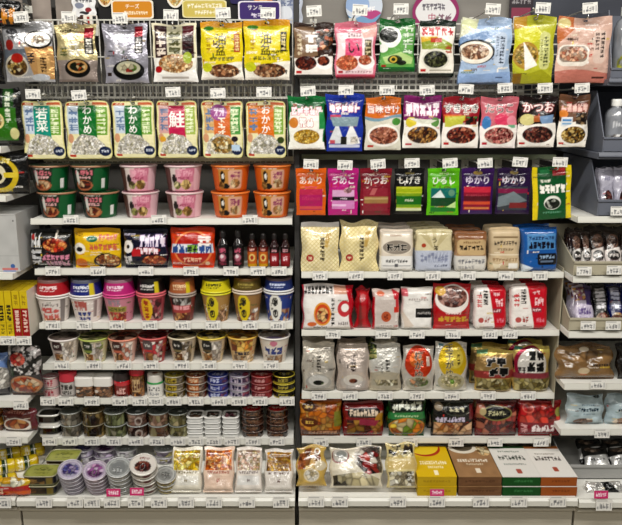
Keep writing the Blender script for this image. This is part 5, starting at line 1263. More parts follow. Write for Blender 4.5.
porr((474, 349, 512, 391), 'green and red porridge pouch with white outlined lettering', 'sixth on its shelf', 'c9a85c', [('n', .1), ('p', [(0, 0), (1, 0), (1, .1), (0, .24)], 'd8c06a'), ('r', 0, .02, .3, .12, '6a9a74'), ('p', [(0, .2), (1, .08), (1, .6), (0, .64)], 'a88a58'), ('p', [(0, .52), (1, .46), (1, .66), (0, .68)], 'a84a44'), ('s', .26, .2, .8, .4, '18140f', 2, False, .2, 'e8e0d4'), ('s', .34, .42, .86, .62, '18140f', 2, False, .2, 'e8e0d4'), ('fr', .04, .68, .96, .96, ['c8b880', 'a8985a', '8a7440', 'd8cc9c'], .1)], copies=1, roll=R(2))
porr((513, 345, 549, 391), 'magenta-arched porridge pouch with a white panel', 'last on its shelf', 'c8ae68', [('n', .1), ('p', [(0, 0), (1, 0), (1, .16), (0, .14)], 'd4c46c'), ('r', 0, .02, .24, .1, '5a9a8c'), ('e', .44, .4, .44, .38, 'a8204c'), ('e', .5, .42, .4, .34, 'e9e4dc'), ('s', .4, .14, .84, .32, '1a1614', 2, False, .2), ('s', .34, .36, .84, .56, '1a1614', 2, False, .2), ('r', 0, .58, 1, .7, 'a04a54'), ('s', .1, .46, .32, .6, '3a2a2c', 2), ('fr', .04, .7, .96, .97, ['cbbd84', 'a89a5c', '7a6c3c', 'd8cc9c'], .1)], copies=1)
shelf_tags('RF', (319, 350, 385, 417, 452, 488, 528), 395.5, YF)
zV = ZS['RG'] + .0008
BG = dict(t=.045, style='pillow', seal=.06, bseal=.05, crumple=.004, name='vegetable_bag', cat='food bag', mat='film', group='vegetable and bean bags', lean=R(5))
def vbag(bx, k, ctx, base, ops, **kw):
    return tray('RG', bx, k, ctx, base, ops, YF + .018, zV, **dict(BG, **kw))
vbag((300, 399, 341, 438), 'orange vegetable bag', 'first on its shelf', 'c06a1c', [('fr', .02, .1, .98, .8, ['c8741c', 'd8923a', 'b05a14', 'd8a44c'], .12), ('e', .22, .18, .16, .12, '5a3a14'), ('s', .12, .14, .32, .22, 'd8b050', 3), ('e', .24, .58, .2, .12, '6a3a1a'), ('s', .14, .54, .34, .62, 'e0b858', 3), ('r', .82, .3, 1, .7, '8a8a3a'), ('r', 0, .8, 1, 1, '7a4a2c'), ('s', .2, .82, .9, .92, 'd8a07a', 6, False, .16)], copies=1)
vbag((343, 401, 383, 438), 'maroon vegetable bag', 'second on its shelf', '8a1c28', [('rr', .12, .16, .9, .42, '2c1a14', .1), ('s', .16, .2, .86, .38, 'e4d0b8', 6, False, .16), ('e', .9, .5, .12, .2, 'b8882c'), ('fr', .1, .5, .92, .94, ['9a5a34', 'b0343c', 'c88a4a', '6a2c24', 'a87c34'], .12), ('p', [(.4, .46), (.9, .5), (.8, .66), (.4, .62)], 'a03450')], copies=1)
vbag((388, 399, 425, 438), 'green vegetable bag with orange and yellow pieces', 'third on its shelf', '2c5a34', [('r', .06, .02, .94, .3, '243428'), ('s', .1, .06, .9, .26, 'd8dccc', 4, False, .16), ('p', [(0, .34), (1, .3), (1, .5), (0, .5)], '3a8a4e'), ('s', .16, .38, .8, .44, 'b8dca8', 7), ('e', .5, .74, .48, .28, 'c88a34'), ('f', .5, .74, .44, .26, ['e08a34', 'e8c848', 'c86a24', 'd8c89a', '7a9a3c'], .14)], copies=1)
vbag((431, 400, 473, 438), 'black bean bag with pale beans', 'fourth on its shelf', '221d24', [('e', .58, .22, .3, .18, '4a5048'), ('e', .58, .22, .27, .15, '15161a'), ('s', .4, .16, .76, .28, 'd8d4b8', 3), ('s', .1, .42, .78, .56, 'c8c0d8', 6, False, .16), ('e', .16, .16, .1, .1, '9a8c78'), ('fr', .06, .58, .96, .96, ['c88a5c', 'a8643c', 'e0b890', '6a3a28', 'd0a078'], .11), ('r', .88, .1, 1, .5, '7a2c34')], copies=1)
vbag((475, 400, 516, 438), 'wine red bean bag with a black oval', 'fifth on its shelf', '6e1c28', [('fr', .02, .1, .98, .96, ['8a2c34', 'a84a44', '5a1820', 'b8725c', '7a2028'], .12), ('e', .5, .32, .36, .2, '8a8450'), ('e', .5, .32, .33, .17, '1c1c18'), ('s', .28, .25, .72, .38, 'c8c49a', 4), ('e', .16, .28, .08, .1, 'b8a87c')], copies=1)
vbag((518, 400, 560, 438), 'bright red bean bag', 'last on its shelf', 'a01c28', [('fr', .04, .08, .96, .6, ['b8282c', 'd04a3c', '8a1820', 'c0382c'], .13), ('g', .2, .2, .13, .12, 'd86a5c', .25), ('e', .92, .3, .08, .12, 'a8a858'), ('r', 0, .58, 1, .94, '8c2434'), ('s', .06, .6, .2, .88, 'd8a0a0', 2, True), ('s', .3, .64, .84, .84, 'f0e0e0', 4, False, .18)], copies=1)
shelf_tags('RG', (321, 364, 410, 456, 495, 541), 442, YF)
# --- deck, right bay
zJ = ZS['RI'] + .0008
tray('RI', (297, 446, 326, 484), 'clear bag of brown and yellow pieces', 'slumped at the start of the base deck', 'c8a858', [('n', .1), ('f', .46, .3, .36, .22, ['a8703c', 'c89454', '8a5028', 'd8b070'], .2), ('e', .5, .74, .26, .16, 'd8ccb0'), ('f', .5, .74, .22, .13, ['e4dcc8', 'c8b894', 'ece8dc'], .1), ('e', .78, .5, .18, .13, 'd0c4a8'), ('g', .7, .16, .1, .08, 'e8e4d8', .4), ('fr', .06, .2, .3, .6, ['8a4a28', 'b06a3c'], .1)], YD + .035, zJ + .028, lean=R(32), t=.05, style='pillow', crumple=.008, name='produce_bag', cat='food bag')
o = tray('RI', (330, 447, 382, 489), 'bag with a silver disc and red mix', 'lying on the base deck', 'd8d0bc', [('n', .08), ('e', .2, .24, .17, .2, '8a2c28'), ('e', .2, .22, .15, .18, 'b8b4ac'), ('e', .22, .2, .1, .1, '8a8c88'), ('fp', [(.48, .04), (.96, .02), (.98, .64), (.7, .72), (.46, .4)], ['9a2c2c', '1f1c1c', 'c8c0b4', 'b8483c', '6a5a54'], .09), ('r', .06, .52, .5, .6, 'e4dcc8'), ('fp', [(.04, .72), (.6, .64), (.96, .8), (.9, .96), (.06, .96)], ['d8cca4', 'b8ac84', '4a4438', 'e4dcc0'], .12)], YD + .035, zJ + .022, lean=R(36), t=.05, style='pillow', crumple=.007, name='produce_bag', cat='food bag')
tray('RI', (386, 443, 416, 492), 'clear bag of pale yellow pieces', 'beside the yellow cartons', 'd8c890', [('n', .08), ('fr', .08, .04, .9, .34, ['dccc94', 'e8dcae', '3a3020', 'c8b478'], .09), ('r', .06, .34, .94, .6, 'd0b878'), ('r', .1, .36, .8, .42, 'e0d0a0'), ('fp', [(.06, .66), (.9, .64), (.94, .96), (.1, .96)], ['a89c80', 'ccc4a8', '7a705c', 'e4e0d0'], .1)], YD + .035, zJ + .022, lean=R(32), t=.05, style='pillow', crumple=.006, name='produce_bag', cat='food bag')
def fl(o):
    if o[0] in ('r', 's', 'rr'):
        return (o[0], o[1], 1 - o[4], o[3], 1 - o[2]) + o[5:]
    if o[0] in ('e', 'f', 'g'):
        return (o[0], o[1], 1 - o[2]) + o[3:]
    return o
def carton(px0, px1, Y, zb, h, dep, k, front, fops, side, top, tops, dx=0.):
    """a flat carton: body printed on the front, its lid panel printed on top"""
    d = Y * COS + (EYE - zb - h / 2) * SIN
    w = (px1 - px0) / FPX * d
    X = ((px0 + px1) / 2 - 311) / FPX * d + dx
    r_ = root('flat_carton', (X, Y, zb), k, 'carton', 'flat cartons')
    b = .0012
    def face(o, ux, uy, w_, h_, art):
        nv, nu = art.shape[:2]
        U, V = sheet_uv(nu, nv)
        return np.asarray(o, float) + U[..., None] * np.asarray(ux) * w_ + V[..., None] * np.asarray(uy) * h_
    af = sheet((px1 - px0), 14, w / h, front, fops, nseed(), 2)
    at_ = sheet((px1 - px0), 34, w / dep, top, [fl(o) for o in tops], nseed(), 2.2)
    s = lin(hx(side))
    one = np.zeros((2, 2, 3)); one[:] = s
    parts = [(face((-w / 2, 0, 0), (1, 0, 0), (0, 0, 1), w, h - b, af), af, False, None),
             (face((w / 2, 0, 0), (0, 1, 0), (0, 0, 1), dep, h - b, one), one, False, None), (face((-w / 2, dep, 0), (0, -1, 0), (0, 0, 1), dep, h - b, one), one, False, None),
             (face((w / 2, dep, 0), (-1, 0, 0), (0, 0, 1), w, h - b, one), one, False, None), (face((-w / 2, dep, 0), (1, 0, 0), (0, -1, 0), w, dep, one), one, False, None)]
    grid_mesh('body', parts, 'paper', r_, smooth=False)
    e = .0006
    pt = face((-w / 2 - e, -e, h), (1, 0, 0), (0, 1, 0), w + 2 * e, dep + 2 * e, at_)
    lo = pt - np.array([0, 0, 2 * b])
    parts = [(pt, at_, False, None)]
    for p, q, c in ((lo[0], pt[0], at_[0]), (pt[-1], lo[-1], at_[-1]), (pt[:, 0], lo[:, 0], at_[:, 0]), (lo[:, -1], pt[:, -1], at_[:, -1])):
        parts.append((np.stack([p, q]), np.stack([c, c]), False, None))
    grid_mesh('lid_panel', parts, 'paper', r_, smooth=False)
    return r_
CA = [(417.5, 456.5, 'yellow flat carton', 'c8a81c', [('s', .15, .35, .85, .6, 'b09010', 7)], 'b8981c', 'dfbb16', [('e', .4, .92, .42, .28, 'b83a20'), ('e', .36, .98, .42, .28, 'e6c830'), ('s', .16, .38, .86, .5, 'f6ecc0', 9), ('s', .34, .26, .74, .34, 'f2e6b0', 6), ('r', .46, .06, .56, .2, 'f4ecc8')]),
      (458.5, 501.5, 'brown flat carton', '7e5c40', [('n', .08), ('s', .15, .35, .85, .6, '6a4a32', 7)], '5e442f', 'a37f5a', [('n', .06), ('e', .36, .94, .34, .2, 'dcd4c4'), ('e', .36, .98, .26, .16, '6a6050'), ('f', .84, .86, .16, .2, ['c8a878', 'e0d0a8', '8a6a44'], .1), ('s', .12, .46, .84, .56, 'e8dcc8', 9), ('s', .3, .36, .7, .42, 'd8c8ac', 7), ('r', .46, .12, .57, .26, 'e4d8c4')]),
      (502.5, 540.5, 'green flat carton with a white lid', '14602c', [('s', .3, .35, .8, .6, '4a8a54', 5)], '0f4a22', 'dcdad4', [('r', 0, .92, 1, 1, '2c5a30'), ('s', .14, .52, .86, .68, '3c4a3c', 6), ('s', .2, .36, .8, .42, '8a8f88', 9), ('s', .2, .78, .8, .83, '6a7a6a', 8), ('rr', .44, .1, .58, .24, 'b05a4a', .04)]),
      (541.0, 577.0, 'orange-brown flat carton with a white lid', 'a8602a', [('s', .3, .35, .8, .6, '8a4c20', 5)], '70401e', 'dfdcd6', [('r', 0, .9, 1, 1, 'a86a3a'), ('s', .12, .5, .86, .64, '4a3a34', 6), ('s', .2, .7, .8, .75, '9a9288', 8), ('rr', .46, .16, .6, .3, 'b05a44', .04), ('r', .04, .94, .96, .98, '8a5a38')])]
for a, b, k, f_, fo, sd, tp, to in CA:
    hC = .0345
    for i in range(2):
        carton(a, b, YD + .022, zJ + i * (hC + .0006), hC, .215, '%s, %s of its stack of two' % (k, ('bottom', 'top')[i]), f_, fo, sd, tp, to)
    note('RI', (a + b) / 2, k + 's')
shelf_tags('RI', (316, 340, 398, 437, 481, 519, 558), 501.5, YD, True)
price_tag(437, 492.5, YD - .004, 'small magenta tag above the price tag of the yellow cartons', 14, 7, (R(-10), 0, 0), True, 'magenta tags')
# ================================================================== neighbouring bays
def nb(bx, k, ctx, base, ops, Y, zb=None, name='food_pouch', cat='food pouch', mat='film', t=.03, lean=0., row='N', copies=0, step=.03, **kw):
    kw = dict(dict(style='pillow', seal=.06, bseal=.04, hole=False, crumple=.004), **kw)
    o = pouch(row, bx, k, ctx, cat, base, ops, Y=Y, zb=zb, lean=lean, name=name, mat=mat, t=t, **kw)
    for i in range(copies):
        twin(o, 0, step * (i + 1), 0, 'same %s, %s' % (k, ['second one back', 'third one back', 'fourth one back'][i]))
    return o
# --- left neighbour
nb((-20, 0, 21, 25), 'black pouch with orange brush lettering', 'cut off at the upper corner', '171413', [('s', .55, .3, .9, .9, 'd08a2c', 2, False, .12)], YN + .05, at(0, 27, YN + .05)[1])
nb((-24, 26, 3, 84), 'tall black pouch', 'hung at the picture edge beside the first silver pouch', '161414', [('r', .9, .1, 1, .9, '221e1c'), ('s', .2, .2, .8, .6, '8a8478', 3, True)], YN + .05)
for px, z0, zt_ in ((4, 0, 0),):
    hook(-8, 30, 22, YN + .05, 'tall black pouch at the edge')
hook(4, 2, -4, YN + .05, 'black pouch with orange lettering')
nb((-26, 88, 22, 139), 'black and green pouch with a beige disc', 'standing at the edge beside the rice pouches', '1d1b1a', [('r', .66, .0, .86, 1, '2c5a24'), ('r', .0, .34, .9, .94, '3f7a24'), ('s', .7, .05, .8, .6, 'd8e0c8', 5, True), ('e', .52, .56, .14, .14, 'd8c88a'), ('f', .52, .56, .1, .1, ['c8a868', 'e8dcb0', '8a7a4a'], .08), ('e', .84, .78, .08, .1, 'c8c48a'), ('r', 0, .9, 1, 1, '1a1a18')], YN + .05, ZS['MB'] + .0008)
nb((-30, 153, 29, 197), 'black pouch with a round yellow badge', 'standing at the edge beside the green bowls', '191718', [('e', .52, .52, .34, .44, 'cfb52a'), ('e', .52, .5, .26, .34, '1d1a18'), ('e', .5, .5, .16, .24, 'd8cfae'), ('s', .3, .12, .74, .24, 'f0e4a0', 5), ('f', .5, .56, .1, .12, ['5a4a34', 'b8a878', '2a2420'], .06), ('r', .62, .46, .84, .58, 'd8c03a'), ('s', .3, .84, .74, .93, 'd8c848', 5)], YN + .05, ZS['MC'] + .0008, t=.05)
# grey carton
zM = ZS['MD'] + .0008
d_ = (YN + .03) * COS + (EYE - zM - .09) * SIN
wq, hq = 45 / FPX * d_, fit(0, 1, 214, 0, YN + .03, zM)[3]
r_ = root('grey_carton', (depth_x(-4.5, YN + .03, zM + .09), YN + .03, zM), 'plain light grey carton with a blue and red mark, at the edge', 'carton')
a = sheet(50, 60, wq / hq, 'b9b9b7', [('n', .03), ('r', .0, .72, 1, .725, '9a9a9a'), ('e', .84, .9, .05, .04, '4a6ea8'), ('r', .6, .93, .95, .97, 'c87a74'), ('r', .62, .97, .9, 1, '8a9ac0'), ('e', .93, .12, .015, .015, '4a4a4a')], nseed(), 2)
nv, nu = a.shape[:2]
U, V = sheet_uv(nu, nv)
F_ = np.stack([(U - .5) * wq, np.zeros_like(U), V * hq], -1)
sd = np.zeros((2, 2, 3)); sd[:] = lin(hx('b4b4b2'))
def q4(a, b, c, d): return np.array([[a, b], [d, c]], float)
e_ = .2
grid_mesh('body', [(F_, a, False, None), (q4((wq / 2, 0, 0), (wq / 2, e_, 0), (wq / 2, e_, hq), (wq / 2, 0, hq)), sd, False, None), (q4((-wq / 2, e_, 0), (-wq / 2, 0, 0), (-wq / 2, 0, hq), (-wq / 2, e_, hq)), sd, False, None), (q4((wq / 2, e_, 0), (-wq / 2, e_, 0), (-wq / 2, e_, hq), (wq / 2, e_, hq)), sd, False, None)], 'paper', r_, smooth=False)
grid_mesh('lid_flap', [(q4((-wq / 2, -.001, hq), (wq / 2, -.001, hq), (wq / 2, e_, hq), (-wq / 2, e_, hq)), sd, False, None), (q4((-wq / 2, -.001, hq - .004), (wq / 2, -.001, hq - .004), (wq / 2, -.001, hq), (-wq / 2, -.001, hq)), sd, False, None)], 'paper', r_, smooth=False)
# spice boxes, upright, spines to the aisle
zS_ = ZS['ME'] + .0008
for i, (a_, b_) in enumerate(((-17, -10.2), (-9.6, -2.4), (-1.8, 5.2), (5.8, 12.6), (13.4, 20.6), (21.2, 28.6))):
    red = i >= 4
    ops = [('r', 0, .38, 1, 1, 'a81e24'), ('s', .25, .42, .78, .9, 'e8c8b8', 5, True, .16), ('s', .25, .08, .75, .32, 'a88a18', 2, True)] if red else [('s', .2, .3, .8, .66, '2c2818', 4, True, .18), ('s', .2, .72, .8, .95, '8a7a14', 3, True), ('r', 0, .68, 1, .7, 'c8b010')]
    carton_k = ['yellow spice box cut off at the picture edge', 'yellow spice box second from the picture edge', 'yellow spice box with black lettering, third of four', 'yellow spice box beside the red ones', 'yellow and red spice box beside the yellow ones', 'yellow and red spice box at the end of its row'][i]
    Y = YN + .028
    d = Y * COS + (EYE - zS_ - .07) * SIN
    w, h, dep = (b_ - a_) / FPX * d, fit(0, 1, 291, 0, Y, zS_)[3], .15
    X = depth_x((a_ + b_) / 2, Y, zS_ + .07)
    r_ = root('spice_box', (X, Y, zS_), carton_k, 'spice box', 'spice boxes')
    art = sheet(8, 46, w / h, 'd8be1a', ops, nseed(), 4)
    nv, nu = art.shape[:2]
    U, V = sheet_uv(nu, nv)
    F_ = np.stack([(U - .5) * w, np.zeros_like(U), V * h], -1)
    yc, gc = np.zeros((2, 2, 3)), np.zeros((2, 2, 3))
    yc[:] = lin(hx('d4b81c')); gc[:] = lin(hx('d9d3c6' if i == 5 else 'c8a81c'))
    grid_mesh('body', [(F_, art, False, None), (q4((w / 2, 0, 0), (w / 2, dep, 0), (w / 2, dep, h), (w / 2, 0, h)), gc, False, None), (q4((-w / 2, dep, 0), (-w / 2, 0, 0), (-w / 2, 0, h), (-w / 2, dep, h)), gc, False, None), (q4((w / 2, dep, 0), (-w / 2, dep, 0), (-w / 2, dep, h), (w / 2, dep, h)), yc, False, None)], 'paper', r_, smooth=False)
    grid_mesh('lid_flap', [(q4((-w / 2, -.0008, h), (w / 2, -.0008, h), (w / 2, dep, h), (-w / 2, dep, h)), yc, False, None), (q4((-w / 2, -.0008, h - .003), (w / 2, -.0008, h - .003), (w / 2, -.0008, h), (-w / 2, -.0008, h)), yc, False, None)], 'paper', r_, smooth=False)
nb((-22, 352, 9, 400), 'blue and white rice mix bag', 'cut off at the edge', '8a9ab4', [('r', 0, 0, 1, .4, '6f8cc0'), ('f', .8, .6, .3, .3, ['d8d4cc', 'a8a49c', 'e8e4dc'], .1), ('r', 0, .8, 1, 1, '3c3a40')], YN + .06, ZS['MF'] + .0008, t=.05)
nb((10, 345, 42, 400), 'black and white floral rice mix bag over orange food', 'beside the small jars', '4a4648', [('fr', .0, .0, 1, .55, ['1f1d20', 'd8d4d2', '2c2a2c', 'b8b0ae'], .08), ('f', .34, .25, .24, .12, ['d86a5a', 'e8a890', 'b83a34'], .1), ('r', .02, .42, .2, .58, '2c4a30'), ('e', .5, .76, .48, .2, 'b8886a'), ('f', .5, .76, .42, .17, ['d8743c', 'e09858', 'b84a2c', 'd8c0a0'], .12), ('r', 0, .94, 1, 1, '5a4038')], YN + .06, ZS['MF'] + .0008, t=.05)
nb((4, 407, 37, 436), 'dark red pack with a white bowl of nuggets', 'beside the black trays', '6a2c22', [('e', .46, .66, .44, .3, 'e4dcd4'), ('f', .46, .62, .36, .22, ['c87a3c', 'a8582c', 'd89a5c', '8a4424'], .14), ('s', .2, .1, .7, .2, 'b8786a', 5), ('r', .86, 0, 1, 1, '7a3a44')], YN + .06, ZS['MG'] + .0008, t=.05)
nb((-24, 408, 3, 436), 'orange-brown pack at the edge', 'beside the nugget pack', '8a5a24', [('fr', 0, .2, 1, 1, ['b8842c', '6a3a1c', 'c89a4c'], .14)], YN + .06, ZS['MG'] + .0008, t=.05)
# yellow rolls on the deck
zW = ZS['MI'] + .0008
def roll_pack(px, w, Y, z, k, band):
    d = Y * COS + (EYE - z) * SIN
    X = depth_x(px, Y, z)
    r = .024
    L = w / FPX * d
    r_ = root('wrapped_roll', (X, Y, z + r), k, 'roll', 'yellow rolls', (0, R(90), R(28)))
    art = sheet(40, 30, 1.5, 'd8bc14', [('r', 0, .38, 1, .62, band), ('r', 0, .42, 1, .46, 'e8e4c8'), ('s', .3, .66, .7, .9, 'f0ecd0', 3), ('r', 0, .0, 1, .1, 'c8a410')], nseed(), 2)
    lathe('wrap', spread([(r * .2, -L / 2), (r * .8, -L / 2), (r, -L / 2 + .006), (r, L / 2 - .006), (r * .8, L / 2), (r * .2, L / 2)], 40), art, 'film', r_, 40, cover=3.14)
    for s in (-1, 1):
        lathe('end_cap', [(.0005, s * (L / 2 + .001)), (r * .3, s * (L / 2 + .002)), (r * .45, s * (L / 2 - .001))], None, 'film', r_, 24, cols='b08c10')
for px, Y, z, k, band in ((6, YD + .07, zW + .0, 'yellow roll with a dark green band, front row at the edge', '2c4a2c'), (5, YD + .17, zW + .0, 'yellow roll with a dark green band, middle row at the edge', '2c4a2c'), (27, YD + .20, zW + .0, 'yellow roll with a dark green band, beside the flat tins', '34502c'), (10, YD + .26, zW, 'yellow roll with a dark green band, back row at the edge', '2c4a2c'), (33, YD + .29, zW, 'yellow roll with a dark green band, back row behind the flat tins', '2c4a2c')):
    roll_pack(px, 22, Y, z, k, band)
nb((-16, 478, 30, 494), 'red and yellow packet', 'lying in front of the yellow rolls', 'b8221c', [('r', 0, 0, 1, .36, 'd8b414'), ('f', .6, .2, .3, .2, ['f0ecd0', 'd8a818', 'e8d890'], .1), ('r', .5, .66, 1, .86, 'd0642c'), ('s', .1, .5, .46, .8, 'e8c8a8', 3)], YD + .022, zW, t=.026, style='pillow')

# --- right neighbour
def bin_(k, px0, Y0, zb, hf, hb, dep, mat, x1=1.31, name='storage_bin', sl=.55):
    """an open display bin: low front, sloping sides, higher back"""
    x0 = px0
    r_ = root(name, ((x0 + x1) / 2, Y0, zb + .0004), k, 'bin')
    hw = (x1 - x0) / 2
    t = .004
    MB().box(-hw + t, 0, 0, hw - t, dep, t).build('base', mat, r_, .001)
    MB().prism([(0, 0), (0, hf), (t, hf), (t, 0)], -hw + t, hw - t).build('front_panel', mat, r_, .001)
    MB().prism([(-.004, hf - .004), (-.004, hf + .003), (t + .003, hf + .003), (t + .003, hf - .004)], -hw, hw).build('front_rim', mat, r_, .001)
    MB().prism([(dep - t, 0), (dep - t, hb), (dep, hb), (dep, 0)], -hw + t, hw - t).build('back_panel', mat, r_, .001)
    for s in (-1, 1):
        MB().prism([(0, 0), (0, hf), (dep * sl, hb), (dep, hb), (dep, 0)], s * hw - (t if s > 0 else 0), s * hw + (0 if s > 0 else t)).build('side_panel', mat, r_, .001)
    return r_
bx0 = XR + .001
zU = at(0, 152, YN)[1]
zS1 = shelf('thin dark shelf under the upper grey bin', nx0 + .05, nx1, 153, YN, rail=.012, brk=False, mats=('bin', 'bin'))  # bin colour on the board stands in for the shade of the gap
bin_('dark blue-grey open bin holding clear white-capped bottles', XR + .062, YN + .012, zS1 + .0005, .045, .19, .36, 'bin', sl=.25)
zS2 = ZS['NC']
bin_('dark blue-grey open bin holding clear lilac pouches', XR + .062, YN + .012, zS2 + .0005, .05, .175, .36, 'bin', sl=.25)
zS3 = at(0, 86, YN + .02)[1]
def clear_bottle(px, Y, z, r, h, k, fill, capc='dcdcda'):
    r_ = root('clear_bottle', (depth_x(px, Y, z), Y, z), k, 'bottle', 'clear bottles')
    lathe('bottle', spread([(.001, 0), (r * .9, 0), (r, .004), (r, h * .68), (r * .8, h * .78), (r * .42, h * .84), (r * .42, h * .9)], 36), sheet(30, 40, .8, '8f9298', [('r', 0, .7, 1, 1, '9a9c9a'), ('n', .12), ('f', .5, .8, .3, .16, fill, .1), ('s', .3, .35, .7, .5, 'd4d6da', 4)], nseed(), 2), 'glass', r_, 48, cover=1.5)
    lathe('cap', spread([(r * .46, h * .86), (r * .5, h * .86), (r * .5, h * .98), (r * .44, h), (.001, h)], 18), None, 'cup', r_, 40, cols=capc)
zS0 = shelf('thin dark shelf in the upper corner under a grey bottle', nx0 + .07, nx1, 79, YN + .02, rail=.01, brk=False, mats=('bin', 'bin'))  # board and rail take a dark colour to paint in the gap's shade
bin_('dark blue-grey open bin in the upper corner holding a grey bottle', XR + .075, YN + .032, zS0 + .0005, .03, .21, .24, 'bin', sl=.25)
clear_bottle(621, YN + .075, zS0 + .0056, .034, .215, 'grey bottle with a pale cap in the upper corner', ['c8c83a', '8a8c8a', 'a8a84a'])
for px, Y, k in ((613, YN + .06, 'clear bottle with a white cap, front of the upper grey bin'), (612, YN + .15, 'clear bottle with a white cap, behind the front one in the upper grey bin'), (634, YN + .06, 'clear bottle with a white cap, cut off by the picture edge')):
    clear_bottle(px, Y, zS1 + .005, .032, .16, k, ['4a3a34', 'e4e0dc', '8a8078'], 'ecece8')
LIL = [('n', .08), ('p', [(0, 0), (1, 0), (1, .3), (0, .5)], 'b4b2c0'), ('f', .56, .74, .3, .24, ['5a2c2c', '7a4440', '3c1e1e', '8a5c54'], .12), ('s', .3, .2, .7, .3, '8a88a0', 3)]
for bx, k in (((599, 168, 613, 207), 'clear lilac pouch of dark red pieces, beside the bin side'), ((613, 167, 631, 207), 'clear lilac pouch of dark red pieces, cut off at the edge')):
    nb(bx, k, '', 'a5a3b2', LIL, YN + .042, zS2 + .0065, mat='clear', lean=R(14), t=.024, group='lilac pouches', copies=1)
# beige bin and what stands in it
zT = ZS['ND'] + .0006
bin_('beige open bin holding chocolate-brown pouches', bx0, YN + .012, zT, .045, .115, .34, 'beigebin')
CHO = lambda w: [('r', 0, 0, 1, .5, '3a2a26'), ('e', .5, .3, .36, .16, '7a5c50'), ('f', .5, .3, .3, .12, ['8a6a5c', '5a3c34', 'a88878'], .12), ('p', [(0, .5), (1, .42), (1, 1), (0, 1)], w), ('e', .5, .62, .4, .12, '2c2624'), ('s', .2, .58, .8, .66, 'e0d8d4', 3), ('r', .3, .8, .7, .92, 'c05a64'), ('s', .2, .7, .8, .76, '6a5a5a', 4)]
for i, bx in enumerate(((571.5, 231, 581, 268), (581.5, 231, 590, 268), (590.5, 229, 604, 269), (605, 229, 620, 269), (621, 229, 636, 269))):
    k = ['brown and white pouch beside the blue pack', 'brown and white pouch, second in the beige bin', 'brown and white pouch, third in the beige bin', 'brown and white pouch, fourth in the beige bin', 'brown pouch cut off by the edge in the beige bin'][i]
    nb(bx, k, '', '4a3530', CHO('dcd4d0' if i > 1 else 'd0ccc8'), YN + .038, zT + .006, lean=R(24), t=.02, group='brown pouches', copies=2, step=.03)
zX = ZS['NE'] + .0006
bin_('beige open bin holding lilac, black and navy pouches', bx0, YN + .012, zX, .042, .145, .34, 'beigebin')
for bx, k, base, ops in (((574, 285, 592, 322), 'lilac pouch with an orange picture', 'c9c0d4', [('fr', .04, .06, .7, .4, ['d8a05a', 'a86a8a', 'e8dcd0', '8a4a5a'], .12), ('r', .6, .0, 1, .5, '5a4a80'), ('s', .16, .56, .84, .72, '6a5490', 4, False, .16), ('s', .2, .76, .8, .9, '7a64a0', 4)]),
                         ((593, 284, 607, 322), 'black pouch with white lettering', '1c1a1e', [('s', .2, .1, .8, .6, 'd8d6dc', 5, True, .16), ('f', .5, .82, .4, .14, ['b8745c', '8a3a34', 'd8b89a'], .14)]),
                         ((608, 284, 622, 322), 'navy pouch with white lettering', '1e2a66', [('s', .2, .1, .8, .6, 'd0d4ec', 4, True, .16), ('f', .5, .8, .4, .12, ['c8945c', 'e0c8a0', '7a4a34'], .14)]),
                         ((623, 284, 638, 322), 'blue pouch cut off by the edge', '2c3c88', [('s', .2, .1, .8, .6, 'd0d4ec', 4, True, .16)])):
    nb(bx, k, 'in the bin below', base, ops, YN + .04, zX + .006, lean=R(30), t=.024, copies=2, step=.038)
nb((556, 344, 612, 381), 'brown kraft-coloured clear bag', 'lying on the shelf beside the porridge pouches', '8a6c48', [('n', .14, 6), ('f', .4, .3, .3, .2, ['8a6a44', 'a8845a', '6a4e30'], .2), ('e', .46, .16, .08, .06, 'd8ccb8'), ('s', .58, .56, .9, .64, '2c2418', 5), ('e', .44, .76, .1, .09, 'c8b494'), ('r', .0, .9, 1, 1, '7a5e40')], YN + .05, ZS['NF'] + .0008, lean=R(18), t=.06, mat='clear', crumple=.009)
nb((616, 344, 660, 381), 'dark pouch cut off by the edge', 'beside the brown bag', '2a2624', [('s', .1, .3, .5, .5, '8a8478', 3)], YN + .05, ZS['NF'] + .0008, lean=R(18), t=.05, crumple=.006)
PB = [('n', .1), ('p', [(0, 0), (.3, .0), (.1, .3)], 'b4c4cc'), ('s', .28, .42, .8, .54, '2e4654', 6, False, .15), ('s', .36, .3, .7, .36, '5a7080', 5), ('s', .4, .6, .72, .65, '7a8c98', 6), ('f', .42, .88, .26, .12, ['b0886c', '8a6450', 'd8c4b0'], .12), ('f', .8, .06, .08, .05, ['3a4a4c', '6a7a7c'], .1)]
nb((566, 394, 603, 428), 'pale blue bag with dark lettering', 'beside the bright red bean bag', 'a9b9be', PB, YN + .05, ZS['NG'] + .0008, lean=R(10), t=.05, crumple=.006)
nb((605, 394, 642, 428), 'pale blue bag cut off by the edge', 'beside its twin', 'a4b4ba', PB, YN + .05, ZS['NG'] + .0008, lean=R(10), t=.05, crumple=.006)
zY = ZS['NI'] + .0006
bin_('light grey open bin of silver and black pouches', XR + .02, YD + .14, zY, .048, .085, .3, 'greybin')
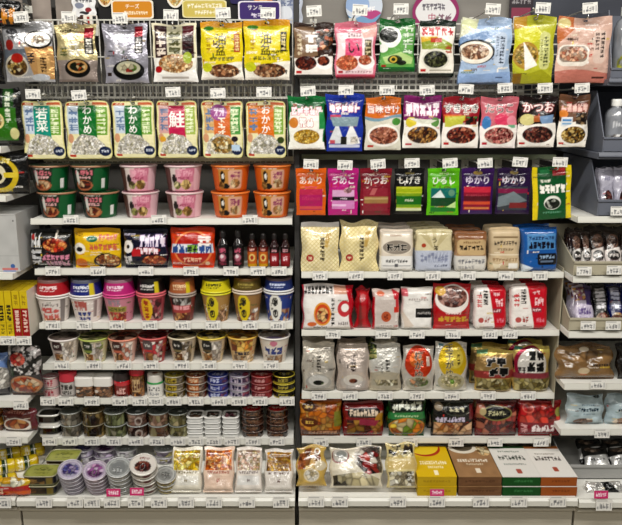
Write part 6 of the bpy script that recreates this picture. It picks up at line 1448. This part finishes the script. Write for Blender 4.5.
SB = [('p', [(0, .0), (1, 0), (1, .3), (0, .4)], '1d1b1c'), ('f', .4, .14, .3, .1, ['8a7464', '6a5a50', 'a89484'], .12), ('p', [(0, .4), (1, .3), (1, .7), (0, .8)], 'c9c9c8'), ('s', .2, .46, .8, .56, '3a3a3c', 4), ('p', [(0, .78), (1, .68), (1, 1), (0, 1)], '26262a'), ('e', .7, .7, .14, .08, 'e8e8e6')]
for i, bx in enumerate(((584, 447, 609, 483), (610, 447, 634, 483))):
    nb(bx, ['silver and black pouch with a beige bowl', 'silver and black pouch cut off by the edge'][i], 'leaning in the last grey bin', '3a383a', SB, YD + .165, zY + .006, lean=R(50), t=.026, mat='foil', copies=1, step=.06)
nb((586, 481, 622, 494), 'flat white and black pouch', 'lying before the last grey bin', 'c8c6c2', [('p', [(.4, 0), (.6, 0), (.9, 1), (.5, 1)], '222022'), ('s', .1, .3, .4, .6, '8a8884', 3)], YD + .05, zY, lean=R(50), t=.016, mat='foil')
# tags of the neighbouring bays
for px, py, Y, k in ((8, 340.5, YN, 'upright yellow spice boxes'), (24, 340.5, YN, 'yellow and red spice boxes'), (21, 405, YN, 'floral rice mix bag'), (14, 441, YN, 'nugget pack'), (3, 502.5, YD, 'yellow rolls'),
                     (584, 271, YN, 'second brown and white pouch'), (614, 270, YN, 'fourth brown and white pouch'), (588, 325.5, YN, 'lilac pouch in the lower beige bin'), (613, 325.5, YN, 'navy pouch in the lower beige bin'), (598, 384.5, YN, 'brown kraft-coloured bag'), (602, 433.5, YN, 'pale blue bag beside the bean bags'), (604, 505, YD, 'last grey bin'), (618, 211, YN, 'clear lilac pouches')):
    low = py > 500
    price_tag(px, py, Y - .008, 'price tag in front of the ' + k, 16 if low else 15, 11.5 if low else 9, (R(-6), 0, 0))
price_tag(601, 494.5, YD - .005, 'small magenta tag above the price tag of the last grey bin', 14, 8, (R(-10), 0, 0), True, 'magenta tags')
for l, n in LABELS.items():
    if len(n) > 1 or not 4 <= len(l.split()) <= 16:
        print('LABEL?', len(l.split()), l, n[:3])
